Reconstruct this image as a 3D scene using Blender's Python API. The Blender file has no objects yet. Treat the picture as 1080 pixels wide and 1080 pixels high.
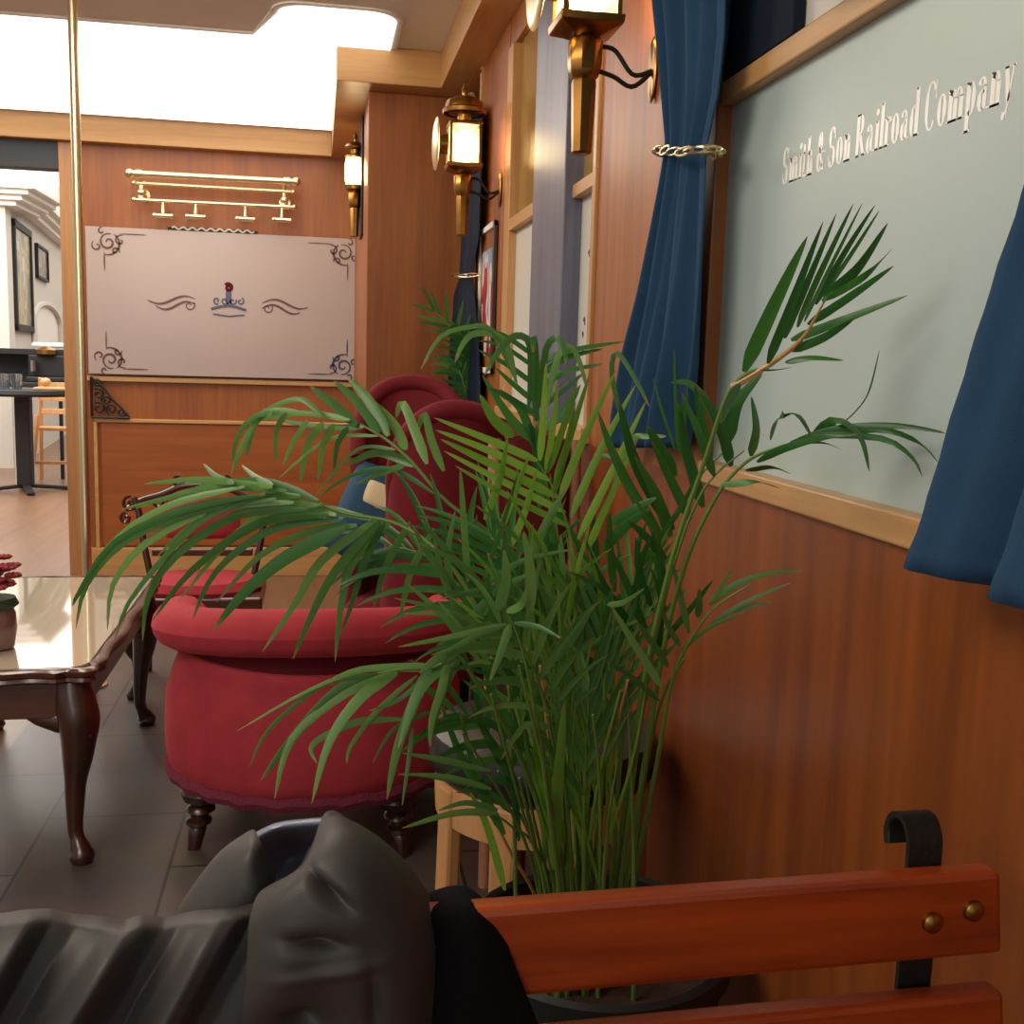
import bpy, bmesh, math, random
from mathutils import Vector, Matrix, noise
PI = math.pi
C = bpy.context.scene.collection
SC = bpy.context.scene

# ------------------------------------------------------------------ camera
FPX = 1129.05
YAW, PITCH, ROLL = 0.1814377, -0.1375317, 0.0290608
EYE = Vector((0.0, 0.0, 1.2))
fw = Vector((math.sin(YAW)*math.cos(PITCH), math.cos(YAW)*math.cos(PITCH), math.sin(PITCH)))
r0 = Vector((math.cos(YAW), -math.sin(YAW), 0)); u0 = r0.cross(fw)
rt = math.cos(ROLL)*r0 + math.sin(ROLL)*u0
up = -math.sin(ROLL)*r0 + math.cos(ROLL)*u0
cam_d = bpy.data.cameras.new('camera'); cam_d.sensor_width = 36; cam_d.lens = 36*FPX/1080
cam_d.clip_start = 0.05
cam = bpy.data.objects.new('camera', cam_d); C.objects.link(cam)
cam.matrix_world = Matrix(((rt.x, up.x, -fw.x, EYE.x), (rt.y, up.y, -fw.y, EYE.y), (rt.z, up.z, -fw.z, EYE.z), (0, 0, 0, 1)))
SC.camera = cam

# ------------------------------------------------------------------ world, big lights, exposure
wd = bpy.data.worlds.new('world'); SC.world = wd; wd.use_nodes = True
bg = wd.node_tree.nodes['Background']; bg.inputs[0].default_value = (1.0, 0.93, 0.85, 1); bg.inputs[1].default_value = 0.34
SC.view_settings.view_transform = 'Standard'; SC.view_settings.look = 'None'
SC.view_settings.exposure = 0.32; SC.view_settings.gamma = 1.0; SC.view_settings.use_curve_mapping = False

def area(name, loc, target, sx, sy, power, col):
    l = bpy.data.lights.new(name, 'AREA'); l.shape = 'RECTANGLE'; l.size = sx; l.size_y = sy; l.energy = power; l.color = col
    o = bpy.data.objects.new(name, l); C.objects.link(o); o.location = loc
    d = Vector(target) - Vector(loc); o.rotation_euler = d.to_track_quat('-Z', 'Y').to_euler()
    return o
area('ceiling_lamp_room', (-1.1, 0.9, 2.36), (-0.2, 1.6, 0.6), 1.3, 1.3, 36, (1.0, 0.90, 0.76))
area('fill_light_middle', (-0.75, 3.0, 2.36), (-0.2, 3.4, 0.6), 0.8, 0.8, 24, (1.0, 0.88, 0.72))  # added fill light for the column and chair tops, no lamp fitting here
area('ceiling_lamp_bay', (-0.9, 5.0, 2.33), (-0.9, 4.9, 0), 1.8, 1.2, 14, (1.0, 0.93, 0.82))
area('window_daylight_behind', (-1.6, -2.0, 1.9), (0.2, 1.5, 0.9), 1.6, 1.4, 13, (1.0, 0.97, 0.93))
area('far_room_lamp', (-3.2, 9.0, 3.1), (-3.0, 9.6, 0), 3.0, 5.0, 170, (1.0, 0.98, 0.95))

# ------------------------------------------------------------------ pixel -> world (on a chosen real plane)
def ray(u, v): return fw + (u-540)/FPX*rt - (v-540)/FPX*up
def at_y(u, v, Y): d = ray(u, v); return EYE + d*(Y/d.y)
def at_x(u, v, X): d = ray(u, v); return EYE + d*(X/d.x)
def at_z(u, v, Z): d = ray(u, v); return EYE + d*((Z-EYE.z)/d.z)

# ------------------------------------------------------------------ materials
def lin(h):
    h = h.lstrip('#'); o = []
    for i in (0, 2, 4):
        c = int(h[i:i+2], 16)/255; o.append(c/12.92 if c <= .04045 else ((c+.055)/1.055)**2.4)
    return (*o, 1)
def new_mat(name):
    m = bpy.data.materials.new(name); m.use_nodes = True
    nt = m.node_tree; return m, nt, nt.nodes['Principled BSDF']
def plain(name, col, rough=.5, metal=0, var=.12, scale=20, bump=0, bscale=200, spec=.5, coat=0, sheen=0):
    m, nt, p = new_mat(name)
    tc = nt.nodes.new('ShaderNodeTexCoord'); n = nt.nodes.new('ShaderNodeTexNoise'); n.inputs['Scale'].default_value = scale
    n.inputs['Detail'].default_value = 4
    nt.links.new(tc.outputs['Object'], n.inputs['Vector'])
    mx = nt.nodes.new('ShaderNodeMix'); mx.data_type = 'RGBA'
    c = lin(col); mx.inputs[6].default_value = tuple(x*(1-var) for x in c[:3])+(1,); mx.inputs[7].default_value = tuple(min(1, x*(1+var)) for x in c[:3])+(1,)
    nt.links.new(n.outputs['Fac'], mx.inputs[0]); nt.links.new(mx.outputs[2], p.inputs['Base Color'])
    p.inputs['Roughness'].default_value = rough; p.inputs['Metallic'].default_value = metal
    p.inputs['Specular IOR Level'].default_value = spec; p.inputs['Coat Weight'].default_value = coat
    p.inputs['Sheen Weight'].default_value = sheen
    if sheen: p.inputs['Sheen Tint'].default_value = tuple(min(1, x*2+.05) for x in c[:3])+(1,)
    if bump:
        b = nt.nodes.new('ShaderNodeBump'); b.inputs['Strength'].default_value = bump; b.inputs['Distance'].default_value = .003
        n2 = nt.nodes.new('ShaderNodeTexNoise'); n2.inputs['Scale'].default_value = bscale
        nt.links.new(tc.outputs['Object'], n2.inputs['Vector']); nt.links.new(n2.outputs['Fac'], b.inputs['Height']); nt.links.new(b.outputs['Normal'], p.inputs['Normal'])
    return m
def wood(name, c1, c2, axis='Z', scale=14, rough=.4, stretch=.06, coat=.15, wave=.5):
    m, nt, p = new_mat(name)
    tc = nt.nodes.new('ShaderNodeTexCoord'); mp = nt.nodes.new('ShaderNodeMapping')
    s = [scale]*3; s['XYZ'.index(axis)] *= stretch; mp.inputs['Scale'].default_value = s
    nt.links.new(tc.outputs['Object'], mp.inputs['Vector'])
    n = nt.nodes.new('ShaderNodeTexNoise'); n.inputs['Scale'].default_value = 1; n.inputs['Detail'].default_value = 8; n.inputs['Distortion'].default_value = 1.2
    n2 = nt.nodes.new('ShaderNodeTexNoise'); n2.inputs['Scale'].default_value = 7; n2.inputs['Detail'].default_value = 5
    nt.links.new(mp.outputs[0], n.inputs['Vector']); nt.links.new(mp.outputs[0], n2.inputs['Vector'])
    ad = nt.nodes.new('ShaderNodeMix'); ad.inputs[0].default_value = .35
    nt.links.new(n.outputs['Fac'], ad.inputs[2]); nt.links.new(n2.outputs['Fac'], ad.inputs[3])
    cr = nt.nodes.new('ShaderNodeValToRGB'); cr.color_ramp.elements[0].position = .33; cr.color_ramp.elements[1].position = .68
    cr.color_ramp.elements[0].color = lin(c1); cr.color_ramp.elements[1].color = lin(c2)
    nt.links.new(ad.outputs[0], cr.inputs[0]); nt.links.new(cr.outputs[0], p.inputs['Base Color'])
    p.inputs['Roughness'].default_value = rough; p.inputs['Coat Weight'].default_value = coat; p.inputs['Coat Roughness'].default_value = .25
    b = nt.nodes.new('ShaderNodeBump'); b.inputs['Strength'].default_value = .08; b.inputs['Distance'].default_value = .002
    nt.links.new(n2.outputs['Fac'], b.inputs['Height']); nt.links.new(b.outputs['Normal'], p.inputs['Normal'])
    return m
def emit(name, col, st):
    m, nt, p = new_mat(name); p.inputs['Base Color'].default_value = lin(col); p.inputs['Emission Color'].default_value = lin(col); p.inputs['Emission Strength'].default_value = st
    return m
def glass(name, tint='#ffffff', fac=.12, rough=.05):
    m, nt, p = new_mat(name); nt.nodes.remove(p)
    out = nt.nodes['Material Output']; t = nt.nodes.new('ShaderNodeBsdfTransparent'); g = nt.nodes.new('ShaderNodeBsdfGlossy'); x = nt.nodes.new('ShaderNodeMixShader')
    t.inputs[0].default_value = lin(tint); g.inputs['Roughness'].default_value = rough; x.inputs[0].default_value = fac
    nt.links.new(t.outputs[0], x.inputs[1]); nt.links.new(g.outputs[0], x.inputs[2]); nt.links.new(x.outputs[0], out.inputs[0])
    return m

M = {}
M['veneer'] = wood('red_brown_veneer', '#834619', '#ad6628', 'Z', 9, .42, .07, .06)
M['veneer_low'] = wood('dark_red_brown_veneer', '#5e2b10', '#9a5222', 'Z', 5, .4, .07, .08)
M['veneer_far'] = wood('orange_veneer', '#7e4115', '#a15b22', 'Z', 9, .45, .07, .05)
M['veneer_h'] = wood('orange_veneer_crossgrain', '#834312', '#a5591d', 'X', 9, .45, .07, .05)
M['oak'] = wood('light_oak', '#b98a55', '#d0a268', 'Y', 16, .42, .06, .2)
M['oakz'] = wood('light_oak_upright', '#b5834c', '#cf9f66', 'Z', 16, .42, .06, .2)
M['oakx'] = wood('light_oak_cross', '#b18148', '#c89a5f', 'X', 12, .42, .06, .2)
M['jamb'] = wood('tan_jamb_wood', '#9a6a3c', '#b98653', 'Z', 14, .45, .06, .1)
M['bench'] = wood('red_varnished_slat', '#5e1a04', '#ab4413', 'X', 11, .34, .09, .25)
M['mahog'] = wood('dark_mahogany', '#2a130c', '#4a2416', 'Z', 18, .28, .1, .5)
M['mahogx'] = wood('dark_mahogany_rail', '#3a1b10', '#5c2f1c', 'X', 18, .28, .1, .5)
M['beech'] = wood('pale_beech', '#b98350', '#d09c66', 'Z', 14, .45, .08, .15)
M['bluewood'] = wood('blue_grey_painted_board', '#4e5268', '#6d7084', 'Z', 12, .4, .06, .15)
M['floorwood'] = wood('wood_floor', '#6d4d39', '#86644b', 'Y', 6, .35, .08, .1)
M['white'] = plain('white_paint', '#ece8df', .6, var=.03)
M['ceil'] = plain('ceiling_white', '#e6e1d8', .7, var=.03)
M['brass'] = plain('polished_brass', '#f0dfb4', .3, 1, var=.04)
M['agedbrass'] = plain('aged_brass', '#9a7038', .3, 1, var=.3, scale=40)
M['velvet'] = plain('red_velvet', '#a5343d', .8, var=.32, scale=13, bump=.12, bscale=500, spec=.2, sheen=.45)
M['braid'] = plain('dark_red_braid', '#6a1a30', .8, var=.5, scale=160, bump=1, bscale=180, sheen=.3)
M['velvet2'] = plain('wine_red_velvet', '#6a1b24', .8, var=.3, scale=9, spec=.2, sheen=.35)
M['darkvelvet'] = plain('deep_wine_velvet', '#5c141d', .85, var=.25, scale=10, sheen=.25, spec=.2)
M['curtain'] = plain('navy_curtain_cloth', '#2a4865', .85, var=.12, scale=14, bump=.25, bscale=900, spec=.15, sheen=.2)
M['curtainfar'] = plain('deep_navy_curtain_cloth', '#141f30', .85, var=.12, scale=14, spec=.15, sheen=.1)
M['navy'] = plain('dark_navy_cloth', '#14202f', .85, var=.1, spec=.2)
M['iron'] = plain('black_iron', '#26251f', .5, .5, var=.2, bump=.3, bscale=150)
M['blackleather'] = plain('black_leather', '#16161a', .3, var=.1, bump=.2, bscale=120)
M['black'] = plain('matt_black', '#101012', .6, var=.1)
M['satin'] = plain('charcoal_satin', '#3b3836', .48, var=.06, scale=5, bump=.12, bscale=1100, spec=.35, sheen=.12)
M['blackwool'] = plain('black_wool', '#121213', .95, var=.1, bump=.4, bscale=700, spec=.1)
M['lining'] = plain('blue_grey_lining', '#7d869c', .3, var=.08, spec=.6)
M['pot'] = plain('black_plastic_pot', '#161616', .4, var=.1)
M['soil'] = plain('potting_soil', '#3b271b', .95, var=.6, scale=90, bump=1, bscale=70)
M['stem'] = plain('pale_green_stem', '#5f7d33', .45, var=.25, scale=15)
M['chrome'] = plain('chrome', '#c8cdd0', .12, 1, var=.03)
M['cream'] = plain('cream_cloth', '#d8c7a0', .8, var=.06)
M['bluecloth'] = plain('blue_cushion_cloth', '#1d4560', .8, var=.1, sheen=.2)
M['darkgrey'] = plain('dark_grey_paint', '#33363a', .6, var=.05)
M['wallgrey'] = plain('off_white_plaster', '#cfc9be', .75, var=.04)
M['lamp'] = emit('warm_bulb', '#ffe6b0', 24)
M['panel'] = emit('luminous_ceiling_panel', '#fffaf2', 1.5)
M['clear'] = glass('clear_glass', '#fff2d2', .10)
def obscure(name):
    m, nt, p = new_mat(name); nt.nodes.remove(p)
    out = nt.nodes['Material Output']; t = nt.nodes.new('ShaderNodeBsdfTransparent'); g = nt.nodes.new('ShaderNodeBsdfTranslucent'); x = nt.nodes.new('ShaderNodeMixShader')
    n = nt.nodes.new('ShaderNodeTexNoise'); n.inputs['Scale'].default_value = 35; tc = nt.nodes.new('ShaderNodeTexCoord'); nt.links.new(tc.outputs['Object'], n.inputs['Vector'])
    mr = nt.nodes.new('ShaderNodeMapRange'); mr.inputs[3].default_value = .25; mr.inputs[4].default_value = .55; nt.links.new(n.outputs['Fac'], mr.inputs[0]); nt.links.new(mr.outputs[0], x.inputs[0])
    g.inputs[0].default_value = lin('#fff0cc')
    nt.links.new(t.outputs[0], x.inputs[1]); nt.links.new(g.outputs[0], x.inputs[2]); nt.links.new(x.outputs[0], out.inputs[0]); return m
M['lampglass'] = obscure('obscure_lamp_glass')
M['tumbler'] = glass('tumbler_glass', '#dfe4e6', .35)

def frosted(name, c1, c2, rough, bright=0):
    m, nt, p = new_mat(name)
    tc = nt.nodes.new('ShaderNodeTexCoord'); n = nt.nodes.new('ShaderNodeTexNoise'); n.inputs['Scale'].default_value = 2.0; n.inputs['Detail'].default_value = 2
    nt.links.new(tc.outputs['Object'], n.inputs['Vector'])
    mx = nt.nodes.new('ShaderNodeMix'); mx.data_type = 'RGBA'; mx.inputs[6].default_value = lin(c1); mx.inputs[7].default_value = lin(c2)
    nt.links.new(n.outputs['Fac'], mx.inputs[0]); nt.links.new(mx.outputs[2], p.inputs['Base Color'])
    p.inputs['Roughness'].default_value = rough; p.inputs['Specular IOR Level'].default_value = .5
    return m
M['frost'] = frosted('frosted_green_grey_glass', '#abbebd', '#b8c9c6', .34)
M['frost2'] = frosted('frosted_pale_glass', '#c9c8c0', '#d3d1c8', .4)
M['frost3'] = frosted('frosted_pinkish_glass', '#a4938c', '#b3a096', .28)
M['amberpane'] = frosted('amber_tinted_pane', '#8a6a38', '#a5834a', .15)
M['etch'] = plain('etched_clear_scroll', '#5e3a30', .35, var=.2)
M['etchblue'] = plain('etched_blue_scroll', '#3f4258', .3, var=.2)
M['letter'] = plain('mirror_clear_letter', '#f2efe6', .12, 1, var=.03)
M['letterw'] = plain('reflection_white_letter', '#fbfaf4', .2, 0, var=.02)  # bright reflection in the clear letters put into a white colour

def tile_mat():
    m, nt, p = new_mat('dark_vinyl_plank_floor')
    tc = nt.nodes.new('ShaderNodeTexCoord'); mp = nt.nodes.new('ShaderNodeMapping'); mp.inputs['Rotation'].default_value = (0, 0, PI/2)
    nt.links.new(tc.outputs['Object'], mp.inputs[0])
    b = nt.nodes.new('ShaderNodeTexBrick'); b.inputs['Scale'].default_value = 1.0; b.inputs['Brick Width'].default_value = .62; b.inputs['Row Height'].default_value = .34
    b.inputs['Mortar Size'].default_value = .004; b.inputs['Color1'].default_value = lin('#50463f'); b.inputs['Color2'].default_value = lin('#5d5249'); b.inputs['Mortar'].default_value = lin('#2b2521')
    nt.links.new(mp.outputs[0], b.inputs['Vector'])
    n = nt.nodes.new('ShaderNodeTexNoise'); n.inputs['Scale'].default_value = 6; n.inputs['Detail'].default_value = 6; nt.links.new(tc.outputs['Object'], n.inputs['Vector'])
    mx = nt.nodes.new('ShaderNodeMix'); mx.data_type = 'RGBA'; mx.blend_type = 'OVERLAY'; mx.inputs[0].default_value = .5
    nt.links.new(b.outputs['Color'], mx.inputs[6]); nt.links.new(n.outputs['Color'], mx.inputs[7]); nt.links.new(mx.outputs[2], p.inputs['Base Color'])
    p.inputs['Roughness'].default_value = .38
    return m
M['tile'] = tile_mat()
def leaf_mat(name, ca, cb, tip, trans=.35):
    m, nt, p = new_mat(name); out = nt.nodes['Material Output']
    at = nt.nodes.new('ShaderNodeAttribute'); at.attribute_name = 'along'
    tn = nt.nodes.new('ShaderNodeAttribute'); tn.attribute_name = 'tone'
    mx = nt.nodes.new('ShaderNodeMix'); mx.data_type = 'RGBA'; mx.inputs[6].default_value = lin(ca); mx.inputs[7].default_value = lin(cb)
    nt.links.new(tn.outputs['Fac'], mx.inputs[0])
    cr = nt.nodes.new('ShaderNodeValToRGB'); cr.color_ramp.elements[0].position = .86; cr.color_ramp.elements[1].position = 1.0
    cr.color_ramp.elements[0].color = (0, 0, 0, 1); cr.color_ramp.elements[1].color = (1, 1, 1, 1)
    nt.links.new(at.outputs['Fac'], cr.inputs[0])
    m2 = nt.nodes.new('ShaderNodeMix'); m2.data_type = 'RGBA'; m2.inputs[7].default_value = lin(tip)
    nt.links.new(cr.outputs[0], m2.inputs[0]); nt.links.new(mx.outputs[2], m2.inputs[6]); nt.links.new(m2.outputs[2], p.inputs['Base Color'])
    p.inputs['Roughness'].default_value = .36
    t = nt.nodes.new('ShaderNodeBsdfTranslucent'); nt.links.new(m2.outputs[2], t.inputs[0])
    x = nt.nodes.new('ShaderNodeMixShader'); x.inputs[0].default_value = trans
    nt.links.new(p.outputs[0], x.inputs[1]); nt.links.new(t.outputs[0], x.inputs[2]); nt.links.new(x.outputs[0], out.inputs[0])
    return m
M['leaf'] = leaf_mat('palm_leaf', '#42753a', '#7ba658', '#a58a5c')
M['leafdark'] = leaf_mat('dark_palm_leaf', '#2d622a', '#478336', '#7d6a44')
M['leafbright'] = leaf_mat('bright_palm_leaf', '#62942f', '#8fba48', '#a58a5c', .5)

# ------------------------------------------------------------------ mesh builder
class MB:
    def __init__(s): s.v = []; s.f = []; s.attr = None
    def add(s, vs, fs):
        o = len(s.v); s.v += [Vector(p) for p in vs]; s.f += [tuple(i+o for i in f) for f in fs]; return s
    def box(s, x0, x1, y0, y1, z0, z1):
        x0, x1 = sorted((x0, x1)); y0, y1 = sorted((y0, y1)); z0, z1 = sorted((z0, z1))
        return s.add([(x0,y0,z0),(x1,y0,z0),(x1,y1,z0),(x0,y1,z0),(x0,y0,z1),(x1,y0,z1),(x1,y1,z1),(x0,y1,z1)],
                     [(0,3,2,1),(4,5,6,7),(0,1,5,4),(1,2,6,5),(2,3,7,6),(3,0,4,7)])
    def beam(s, a, b, w, h, upv=(0,0,1)):
        a = Vector(a); b = Vector(b); t = (b-a).normalized(); x = t.cross(Vector(upv))
        if x.length < 1e-4: x = t.cross(Vector((1,0,0)))
        x.normalize(); y = x.cross(t); vs = []
        for p in (a, b):
            for (i, j) in ((-1,-1),(1,-1),(1,1),(-1,1)): vs.append(p + x*(w/2*i) + y*(h/2*j))
        return s.add(vs, [(0,3,2,1),(4,5,6,7),(0,1,5,4),(1,2,6,5),(2,3,7,6),(3,0,4,7)])
    def tube(s, pts, rad, n=8, caps=True, closed=False):
        pts = [Vector(p) for p in pts]; N = len(pts); rad = rad if isinstance(rad, (list, tuple)) else [rad]*N
        fr = None; vs = []; fs = []
        for i, p in enumerate(pts):
            if closed: t = pts[(i+1) % N] - pts[i-1]
            else: t = pts[min(i+1, N-1)] - pts[max(i-1, 0)]
            t = t.normalized() if t.length > 1e-9 else Vector((0,0,1))
            if fr is None:
                a = Vector((0,0,1)) if abs(t.z) < .9 else Vector((1,0,0)); fr = t.cross(a).normalized()
            else:
                fr = fr - t*fr.dot(t); fr = fr.normalized() if fr.length > 1e-6 else t.cross(Vector((0,1,0))).normalized()
            q = t.cross(fr)
            for k in range(n): vs.append(p + (fr*math.cos(2*PI*k/n) + q*math.sin(2*PI*k/n))*rad[i])
        for i in range(N if closed else N-1):
            j = (i+1) % N
            for k in range(n): fs.append((i*n+k, i*n+(k+1) % n, j*n+(k+1) % n, j*n+k))
        if caps and not closed: fs += [tuple(range(n-1, -1, -1)), tuple((N-1)*n+k for k in range(n))]
        return s.add(vs, fs)
    def lathe(s, prof, origin=(0,0,0), axis='Z', n=24, sx=1, sy=1, phase=0):
        o = Vector(origin); vs = []; fs = []
        for (r, h) in prof:
            for k in range(n):
                a = 2*PI*k/n + phase; x, y = r*math.cos(a)*sx, r*math.sin(a)*sy
                vs.append(o + (Vector((x, y, h)) if axis == 'Z' else Vector((h, x, y)) if axis == 'X' else Vector((x, h, y))))
        for i in range(len(prof)-1):
            for k in range(n): fs.append((i*n+k, i*n+(k+1) % n, (i+1)*n+(k+1) % n, (i+1)*n+k))
        fs += [tuple(range(n-1, -1, -1)), tuple((len(prof)-1)*n+k for k in range(n))]
        return s.add(vs, fs)
    def ball(s, c, r, n=12, sz=1):
        return s.lathe([(r*math.sin(PI*max(.02, min(.98, i/8))), -r*sz*math.cos(PI*i/8)) for i in range(9)], c, n=n)
    def grid(s, P, wrapu=False):
        R = len(P); K = len(P[0]); fs = []
        for i in range(R-1):
            for j in range(K if wrapu else K-1): fs.append((i*K+j, i*K+(j+1) % K, (i+1)*K+(j+1) % K, (i+1)*K+j))
        return s.add([p for r in P for p in r], fs)
    def ribbon(s, pts, widths, nrm, thick=.002):
        """flat band along a path, lying in the plane with normal nrm"""
        pts = [Vector(p) for p in pts]; nrm = Vector(nrm).normalized(); N = len(pts); vs = []; fs = []
        for i, p in enumerate(pts):
            t = (pts[min(i+1, N-1)]-pts[max(i-1, 0)]).normalized(); b = t.cross(nrm); w = widths[i] if isinstance(widths, (list, tuple)) else widths
            for q in (p-b*w/2, p+b*w/2, p+b*w/2+nrm*thick, p-b*w/2+nrm*thick): vs.append(q)
        for i in range(N-1):
            for k in range(4): fs.append((i*4+k, i*4+(k+1) % 4, i*4+4+(k+1) % 4, i*4+4+k))
        fs += [(3,2,1,0), tuple((N-1)*4+k for k in range(4))]
        return s.add(vs, fs)
    def build(s, name, mat, parent=None, smooth=True, bevel=0, solid=0, sub=0, angle=40, off=0):
        me = bpy.data.meshes.new(name); me.from_pydata([tuple(p) for p in s.v], [], s.f); me.update()
        bm = bmesh.new(); bm.from_mesh(me); bmesh.ops.recalc_face_normals(bm, faces=bm.faces); bm.to_mesh(me); bm.free()
        if s.attr:
            for k, vals in s.attr.items():
                a = me.attributes.new(k, 'FLOAT', 'POINT'); a.data.foreach_set('value', vals)
        o = bpy.data.objects.new(name, me); C.objects.link(o); me.materials.append(mat)
        if smooth:
            me.shade_smooth(); me.set_sharp_from_angle(angle=math.radians(angle))
        if parent is not None: o.parent = parent
        if solid:
            d = o.modifiers.new('solid', 'SOLIDIFY'); d.thickness = solid; d.offset = off
        if bevel:
            d = o.modifiers.new('bevel', 'BEVEL'); d.width = bevel; d.segments = 2; d.limit_method = 'ANGLE'
        if sub:
            d = o.modifiers.new('sub', 'SUBSURF'); d.levels = sub; d.render_levels = sub
        return o
def tag(o, label, cat, group=None):
    o['label'] = label; o['category'] = cat
    if group: o['group'] = group
    return o
def thing(name, label, cat, loc=(0,0,0), rz=0, group=None):
    o = bpy.data.objects.new(name, None); C.objects.link(o); o.location = loc; o.rotation_euler = (0, 0, rz); o.empty_display_size = .05
    return tag(o, label, cat, group)
def struct(o, label=None, cat=None):
    o['kind'] = 'structure'
    if label: o['label'] = label
    if cat: o['category'] = cat
    return o
def struct_root(name, label, cat, loc=(0,0,0)):
    return struct(thing(name, label, cat, loc))
def spline(pts, n):
    pts = [Vector(p) for p in pts]; out = []; K = len(pts)-1
    for i in range(n+1):
        t = i/n*K; k = min(int(t), K-1); f = t-k
        p0, p1, p2, p3 = pts[max(k-1, 0)], pts[k], pts[k+1], pts[min(k+2, K)]
        out.append(.5*((2*p1)+(p2-p0)*f+(2*p0-5*p1+4*p2-p3)*f*f+(3*p1-p0-3*p2+p3)*f**3))
    return out
def lerp_tab(tab, x):
    """piecewise linear table [(x, a, b, ...)]"""
    if x <= tab[0][0]: return tab[0][1:]
    for p, q in zip(tab, tab[1:]):
        if x <= q[0]:
            f = (x-p[0])/(q[0]-p[0]); f = f*f*(3-2*f)*.5 + f*.5
            return tuple(a+(b-a)*f for a, b in zip(p[1:], q[1:]))
    return tab[-1][1:]

W = .58            # right wall plane
YF = 5.97          # far wall plane
ZS, ZC = 2.25, 2.385   # soffit underside, ceiling

# ------------------------------------------------------------------ setting: floors, walls, ceiling
struct(MB().box(-9, 1.0, -2.5, 20, -.06, 0).build('floor', M['floorwood'], smooth=False), 'brown wooden plank floor running through the doorway', 'floor')
struct(MB().box(-.915, W+.05, -2.5, 4.66, 0, .004).build('floor.001', M['tile'], smooth=False), 'dark grey brown plank flooring under the seating', 'floor')
struct(MB().box(-4.5, 1.0, -.4, 6.05, ZC, ZC+.05).build('ceiling', M['ceil'], smooth=False), 'white ceiling above the seating bay', 'ceiling')

wr = struct_root('wall_right', 'red-brown wood veneer wall on the right', 'wall')
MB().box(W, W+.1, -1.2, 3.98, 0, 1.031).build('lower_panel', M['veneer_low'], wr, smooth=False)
MB().box(W, W+.1, 1.60, 2.262, 1.031, ZS+.02).build('pier_panel', M['veneer'], wr, smooth=False)
MB().box(W, W+.1, 3.42, 3.965, 1.031, ZS+.02).build('pier_panel', M['veneer'], wr, smooth=False)
MB().box(W+.002, W+.1, -1.2, 1.60, 2.02, ZS+.02).build('header_panel', M['veneer'], wr, smooth=False)
MB().box(W+.002, W+.1, 2.262, 3.42, 2.16, ZS+.02).build('header_panel', M['veneer'], wr, smooth=False)
MB().box(W-.012, W+.05, 3.965, 3.985, 1.0, ZS).build('edge_strip', M['oakz'], wr, smooth=False, bevel=.003)
MB().box(W+.06, W+.1, 3.985, 4.46, .2, ZS+.02).build('dark_recess', M['navy'], wr, smooth=False)
MB().box(W+.01, W+.06, 4.0, 4.46, 1.31, 1.345).build('recess_rail', M['oak'], wr, smooth=False)

# large window with the lettering
w1 = struct_root('window_1', 'large frosted window with white company lettering', 'window')
MB().box(W+.012, W+.02, .1, 1.545, 1.05, 1.60).build('pane', M['frost'], w1, smooth=False)
MB().box(W-.012, W+.05, -.1, 1.545, 1.031, 1.064).build('bottom_rail', M['oak'], w1, smooth=False, bevel=.003)
MB().box(W-.008, W+.05, -.1, 1.545, 1.58, 1.611).build('middle_rail', M['oak'], w1, smooth=False, bevel=.003)
MB().box(W-.010, W+.05, 1.545, 1.60, 1.031, 2.02).build('stile', M['veneer'], w1, smooth=False, bevel=.003)
MB().box(W+.012, W+.02, .1, 1.545, 1.61, 2.02).build('upper_pane', M['frost2'], w1, smooth=False)

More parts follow.
